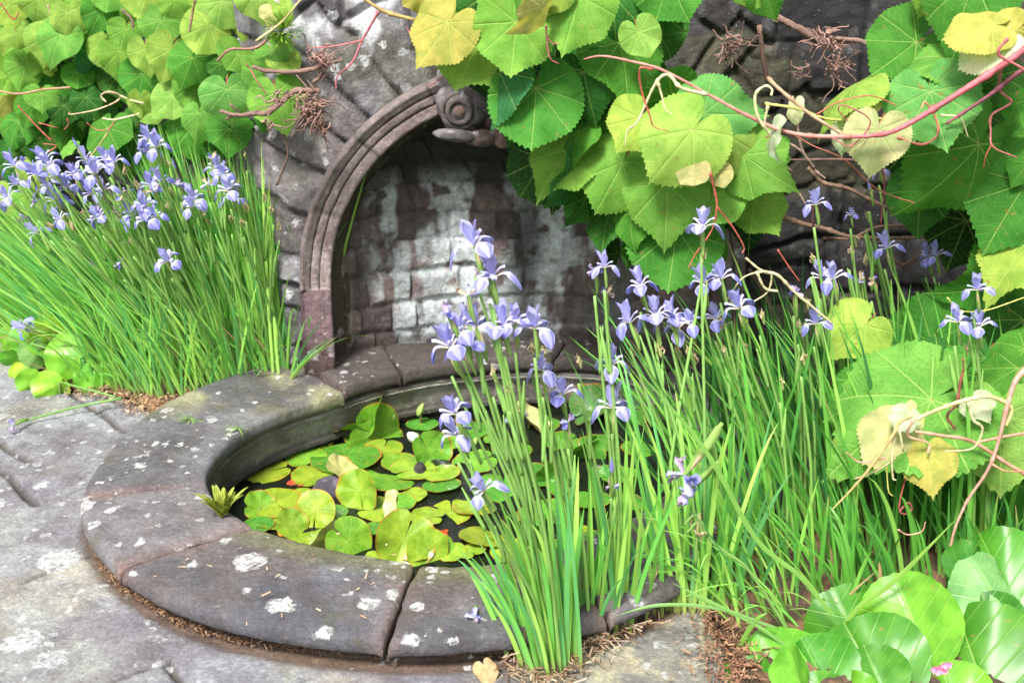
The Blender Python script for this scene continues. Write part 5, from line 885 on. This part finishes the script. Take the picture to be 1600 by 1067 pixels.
# raised and curled pads: centre, half length vector in the picture, tilt
def rpad(x, y, w, dx, dy, tau, rho, k, me, h=.03, ws=1.):
    z = ZW + h; p = at_z(x, y, z); s = w / F_PX * ((p - C0) @ cF) / 1.12; X_, Y_, Z_ = frame(x, y, p[1], dx, dy, tau, rho)
    M = Matrix([[X_[i] * s * ws, Y_[i] * s, Z_[i] * s, p[i]] for i in range(3)] + [[0, 0, 0, 1]]); o = bpy.data.objects.new('pad', me); link(o); o.matrix_basis = M; put(o, lily); o.color = (*jit(PCOL[k], .08), 1)
    mb = MB(); mb.tube([p, p + [.005, .02, -h * .6], p + [.0, .03, -h - .01]], .003, (.25, .28, .08), 5); obj('leaf_stalk', mb.mesh('leaf_stalk', M_blade), lily)
for q in [(427, 686, 92, -.15, -1, -.45, .1, 'g', PADS[1], .04), (458, 650, 70, .9, -.3, -.2, 1.1, 'y', CURL[0], .05, .7), (580, 650, 95, .3, -1, -.5, .75, 'b', CURL[1], .05, .9), (548, 672, 80, -1, .25, -.3, .9, 'b', CURL[2], .03, .7), (585, 678, 100, .9, .35, -.7, .0, 'b', PADS[2], .02), (668, 702, 66, .5, .8, -.4, .3, 'b', CURL[1], .03), (493, 797, 66, .1, -1, .05, .2, 'y', PADS[2], .04, .95), (545, 845, 80, .6, .5, -.25, .3, 'b', PADS[1], .03), (515, 838, 66, -.6, .6, -.3, .8, 'p', CURL[2], .03), (562, 768, 74, -.2, -.9, -.1, .6, 'y', CURL[2], .04), (530, 737, 60, .7, .6, -.3, 1., 'p', CURL[0], .03), (632, 842, 96, -.3, .8, -.05, .2, 'y', CURL[2], .05), (668, 858, 70, .5, .6, -.3, .2, 'y', PADS[1], .03), (618, 795, 60, .2, -1, -.1, 1., 'p', CURL[0], .05, .7), (722, 610, 66, -.5, .8, .2, .6, 'o', CURL[2], .05), (825, 655, 70, .6, .7, -.2, 1., 'p', CURL[0], .04, .6), (925, 640, 70, .8, -.4, .1, .6, 'd', CURL[1], .05), (910, 700, 70, -.8, .5, -.2, .8, 'g', CURL[1], .03), (870, 740, 70, -.8, .5, -.2, .6, 'g', CURL[2], .03), (690, 855, 44, .8, .4, -.3, .3, 'b', PADS[0], .02), (1000, 640, 60, .3, -.5, -.3, .6, 'g', CURL[2], .03), (405, 795, 60, 1, .2, -.5, .6, 'b', CURL[2], .01), (455, 822, 60, 1, .3, -.5, .6, 'y', CURL[2], .02)]:
    rpad(*q)
def bud(px, py, z, L, r, white):
    p = at_z(px, py, z); mb = MB(); n = 14; t_ = np.linspace(0, 1, n); th_ = np.linspace(0, 2 * np.pi, 13)[:-1]
    R = r * np.sin(np.pi * (t_ * .86 + .07)) ** .7 * (1 - t_ * .35)
    V = np.stack([R[:, None] * np.cos(th_ + 0 * t_[:, None]) * (1 + .08 * np.cos(4 * th_)), R[:, None] * np.sin(th_ + 0 * t_[:, None]) * (1 + .08 * np.cos(4 * th_)), np.repeat(((t_ - .5) * L)[:, None], 12, 1)], -1)
    C = np.zeros((n, 12, 3)); w = np.array([.85, .86, .80]); g_ = np.array([.30, .42, .12])
    for i in range(n):
        for j in range(12): C[i, j] = (g_ if (t_[i] < (.35 if j % 4 else .75)) else w) if white else (g_ if j % 3 else g_ * 1.7)
    V = V @ np.array(Matrix.Rotation(.4 if not white else -.9, 3, 'Y')).T + p
    mb.add(V, [(i * 12 + j, i * 12 + (j + 1) % 12, (i + 1) * 12 + (j + 1) % 12, (i + 1) * 12 + j) for i in range(n - 1) for j in range(12)] + [tuple(range(12))[::-1], tuple((n - 1) * 12 + j for j in range(12))], C.reshape(-1, 3))
    mb.tube([p - [0, 0, L * .4], p + [.0, .005, -L], p + [0, .01, -z + ZW - .02]], .004, (.2, .16, .06), 6); obj('bud' if not white else 'flower', mb.mesh('bud', M_petal), lily)
bud(657, 640, ZW + .05, .045, .012, False); bud(612, 655, ZW + .04, .045, .012, False); bud(646, 683, ZW + .035, .042, .020, True); bud(742, 690, ZW + .04, .03, .010, False)
# decaying scraps floating between pads
for i, (x, y, w, c_, lab) in enumerate([(458, 750, 22, (.42, .06, .03), 'small red decaying leaf floating at the left of the pads'), (440, 828, 30, (.55, .22, .03), 'orange leaf scrap floating by the front kerb at left'), (682, 832, 34, (.50, .07, .02), 'red orange leaf scrap floating near the kerb joint'), (472, 757, 14, (.36, .08, .03), 'tiny brown red scrap next to the red decaying leaf')]):
    p = at_z(x, y, ZW + .005); o = obj('fallen_leaf', BERG[1], None, Matrix.Translation(Vector(p)) @ Matrix.Rotation(i * 1.3, 4, 'Z') @ Matrix.Scale(w / F_PX * 2.8 / 1.2, 4)); o.color = (*c_, 1); tag(o, lab, 'leaf', 'scraps floating in the pool')
mb = MB(); blob(mb, at_z(520, 768, ZW) + [0, .02, -.005], (.055, .05, .035), (.10, .09, .12), 121, .25, None, 48, 30, 40); tag(obj('rock', mb.mesh('rock', M_basin)), 'dark rough rock breaking the water between the lily pads', 'rock')
mb = MB(); blob(mb, at_z(655, 742, ZW) + [0, .02, .0], (.016, .02, .03), (.05, .04, .045), 122, .25, None, 30, 20, 40); tag(obj('wet_stump', mb.mesh('wet_stump', M_basin)), 'small black stub of old rhizome standing between pads', 'stump')

# ------------------------------------------------------------------ fern on the kerb, moss tuft, small weeds
def fern(label, px, py, n, L, seed, col, z=ZT):
    rg = np.random.default_rng(seed); p = at_z(px, py, z); T = thing('fern', label, 'fern', p)
    for i in range(n):
        a = rg.uniform(0, 6.28); l = L * rg.uniform(.6, 1.1); out = rg.uniform(.1, .75); mb = MB(); t_ = np.linspace(0, 1, 16); P = p + np.stack([np.cos(a) * out * l * t_, np.sin(a) * out * l * t_ * .7, l * (t_ * 1.0 - .35 * t_ ** 2)], -1)
        mb.tube(P[::3], [.0015, .0006], np.array(col) * .8, 5); T_ = np.gradient(P, axis=0); sd = np.cross(T_, [0, 0, 1.]); sd /= np.linalg.norm(sd, axis=1)[:, None] + 1e-9
        for k in range(2, 16):
            w = .012 * (1 - t_[k]) ** .6 * (L / .09) + .001; d = T_[k] / np.linalg.norm(T_[k]) * .006
            for sg in (-1, 1): q = P[k]; mb.add([q - d * .5, q + sd[k] * sg * w * .5 - d * .6 + [0, 0, .001], q + sd[k] * sg * w + d * .4, q + sd[k] * sg * w * .5 + d * .9, q + d * .4], [(0, 1, 2, 3, 4)], np.array(col) * rg.uniform(.8, 1.2))
        obj('frond', mb.mesh('frond', M_blade), T)
    return T
fern('small yellow green fern sprouting from the inner edge of the kerb', 348, 808, 34, .10, 71, (.36, .42, .07))
def tuft(name, label, cat, p, n, r, L, col, seed, w=.003):
    rg = np.random.default_rng(seed); mb = MB()
    for i in range(n):
        d = rg.normal(0, 1, 3); d[1] = -abs(d[1]); d[2] = d[2] * .8 + .4; d /= np.linalg.norm(d); q = p + d * r * rg.uniform(.2, 1) ; e_ = q + d * L; s_ = np.cross(d, [0, 0, 1.]) * w
        mb.add([q - s_, q + s_, e_ + s_ * .8, e_ + d * L * .5, e_ - s_ * .8], [(0, 1, 2, 3, 4)], np.array(col) * rg.uniform(.6, 1.5))
    return tag(obj(name, mb.mesh(name, M_blade)), label, cat)
tuft('moss_tuft', 'bright green mossy tuft growing on the wall top left of the arch', 'moss', at_y(442, 48, 3.30), 500, .045, .012, (.20, .36, .04), 81)
tuft('weed', 'little grass tuft growing on the kerb beside the left irises', 'weed', at_z(298, 652, ZT), 30, .008, .03, (.22, .38, .08), 82, .0012)
tuft('weed', 'tiny grass tuft in the kerb joint near the back of the pool', 'weed', at_z(372, 668, ZT), 18, .004, .03, (.25, .40, .08), 83, .0012)
tuft('weed', 'small weed at the kerb corner below the narrow iris sheaf', 'weed', at_z(1035, 960, 0), 26, .012, .03, (.14, .3, .05), 84, .002)

# leafy shrub far left behind the irises
def leafy(name, label, cat, region, n, ydep, col, seed, size=(.012, .03)):
    rg = np.random.default_rng(seed); mb = []; V = []; Fq = []; C = []
    x = rg.uniform(region[0], region[2], n); y = rg.uniform(region[1], region[3], n); k = 0
    for i in range(n):
        p = at_y(x[i], y[i], ydep + rg.uniform(-.18, .22)); 
        if p[2] < 0: p[2] = abs(p[2]) * .3
        nrm = rg.normal(0, 1, 3); nrm[1] -= 1.2; nrm[2] += .8; nrm /= np.linalg.norm(nrm); a = np.cross(nrm, rg.normal(0, 1, 3)); a /= np.linalg.norm(a); b = np.cross(nrm, a); s = rg.uniform(*size)
        V += [p, p + a * s * .5 + b * s * .45, p + a * s * 1.1 + nrm * s * .1, p + a * s * .5 - b * s * .45]; Fq.append((k, k + 1, k + 2, k + 3)); k += 4; C += [np.array(col) * rg.uniform(.5, 1.6)] * 4
    o = obj(name, mesh_np(name, np.array(V), Fq, M_blade, np.array(C))); tag(o, label, cat); return o
leafy('shrub', 'low feathery green shrub behind the left edge of the irises', 'shrub', (-60, 340, 120, 560), 2600, 4.0, (.10, .22, .07), 91)

# dead litter
def litter(label, pts, spread, n, seed, z=.026, L=(.006, .022), cols=((.30, .17, .09), (.42, .30, .18), (.16, .09, .05))):
    rg = np.random.default_rng(seed); mb = MB(); P = smooth_path(np.array([at_z(*p, z) for p in pts]), 12)
    for i in range(n):
        q = P[rg.integers(0, len(P))] + np.append(rg.normal(0, spread, 2), abs(rg.normal(0, .004))); a = rg.uniform(0, 6.28); l = rg.uniform(*L); d = np.array([math.cos(a), math.sin(a), rg.normal(0, .25)]) * l; s_ = np.array([-math.sin(a), math.cos(a), 0]) * rg.uniform(.0007, .0022)
        mb.add([q - s_, q + s_, q + d + s_ * .6 + [0, 0, .002], q + d - s_ * .6], [(0, 1, 2, 3)], np.array(cols[rg.integers(0, len(cols))]) * rg.uniform(.7, 1.4))
    o = obj('leaf_litter', mb.mesh('leaf_litter', M_litter)); kind(tag(o, label, 'litter'), 'stuff'); return o
litter('brown needle litter packed along the foot of the front kerb', [(150, 845), (165, 890), (215, 935), (290, 975), (380, 1003), (520, 1018), (640, 1024), (770, 1020)], .005, 1300, 101, .022, (.004, .014), ((.20, .11, .06), (.28, .18, .11), (.09, .05, .03)))
litter('dry straw and scraps around the foot of the nearest irises', [(790, 1040), (850, 1060), (905, 1030), (940, 990), (1010, 965)], .022, 420, 102, .035, (.008, .04), ((.34, .26, .18), (.22, .14, .08), (.13, .08, .05)))
litter('reddish brown litter on the soil below the right bergenia', [(1110, 960), (1125, 1000), (1140, 1060), (1170, 980)], .03, 620, 103, .035, (.008, .025), ((.20, .10, .06), (.30, .17, .10), (.10, .05, .03)))
litter('brown litter on the soil under the left irises', [(130, 608), (190, 618), (240, 640), (300, 610)], .03, 900, 104, .03)
litter('small dead scraps scattered over the front kerb stones', [(250, 800), (330, 900), (500, 920), (680, 950), (560, 900), (420, 880)], .07, 26, 105, ZT + .004, (.006, .02), ((.5, .38, .24), (.4, .22, .12)))
# dry leaf, fallen flower stem, fallen petals
o = place('dry_leaf', LEAVES[3], wall, 770, 1030, 742, 1058, 1.98, .7, .2, (.52, .36, .22)); o.parent = None; o.matrix_parent_inverse = Matrix.Identity(4)
p = at_z(758, 1042, .04); o.matrix_basis = Matrix.Translation(Vector(p)) @ Matrix.Rotation(.5, 4, 'Z') @ Matrix.Rotation(.35, 4, 'X') @ Matrix.Scale(.045, 4); tag(o, 'pale dry curled leaf on the paving by the nearest irises', 'leaf')
fs = thing('fallen_iris', 'fallen iris stem with a blue flower lying across the paving at left', 'flower', at_z(25, 665, .01))
mb = MB(); mb.tube([at_z(*q, zz) for q, zz in (((190, 622), .05), (120, 635), (70, 645)) if False] or [at_z(190, 622, .06), at_z(110, 638, .045), at_z(35, 659, .034)], [.004, .003], (.2, .40, .1), 6)
mb.tube([at_z(180, 620, .06), at_z(90, 595, .055), at_z(18, 568, .04)], [.003, .002], (.22, .42, .12), 5)
obj('stalk', mb.mesh('stalk', M_blade), fs)
for me_, px_, py_, s_, rx in ((FL['w'][0], 22, 664, .042, 1.2), (FL['w'][1], 20, 550, .03, .8)):
    o = bpy.data.objects.new('flower', me_); link(o); o.matrix_basis = Matrix.Translation(Vector(at_z(px_, py_, .045))) @ Matrix.Rotation(-1.4, 4, 'Y') @ Matrix.Rotation(rx, 4, 'X') @ Matrix.Scale(s_, 4); put(o, fs)
o = obj('fallen_petals', FL['w'][2], None, Matrix.Translation(Vector(at_z(742, 962, ZT + .008))) @ Matrix.Rotation(1.5, 4, 'X') @ Matrix.Scale(.035, 4)); tag(o, 'dark purple fallen iris petals on the kerb left of the nearest irises', 'petals')

bpy.context.view_layer.update()
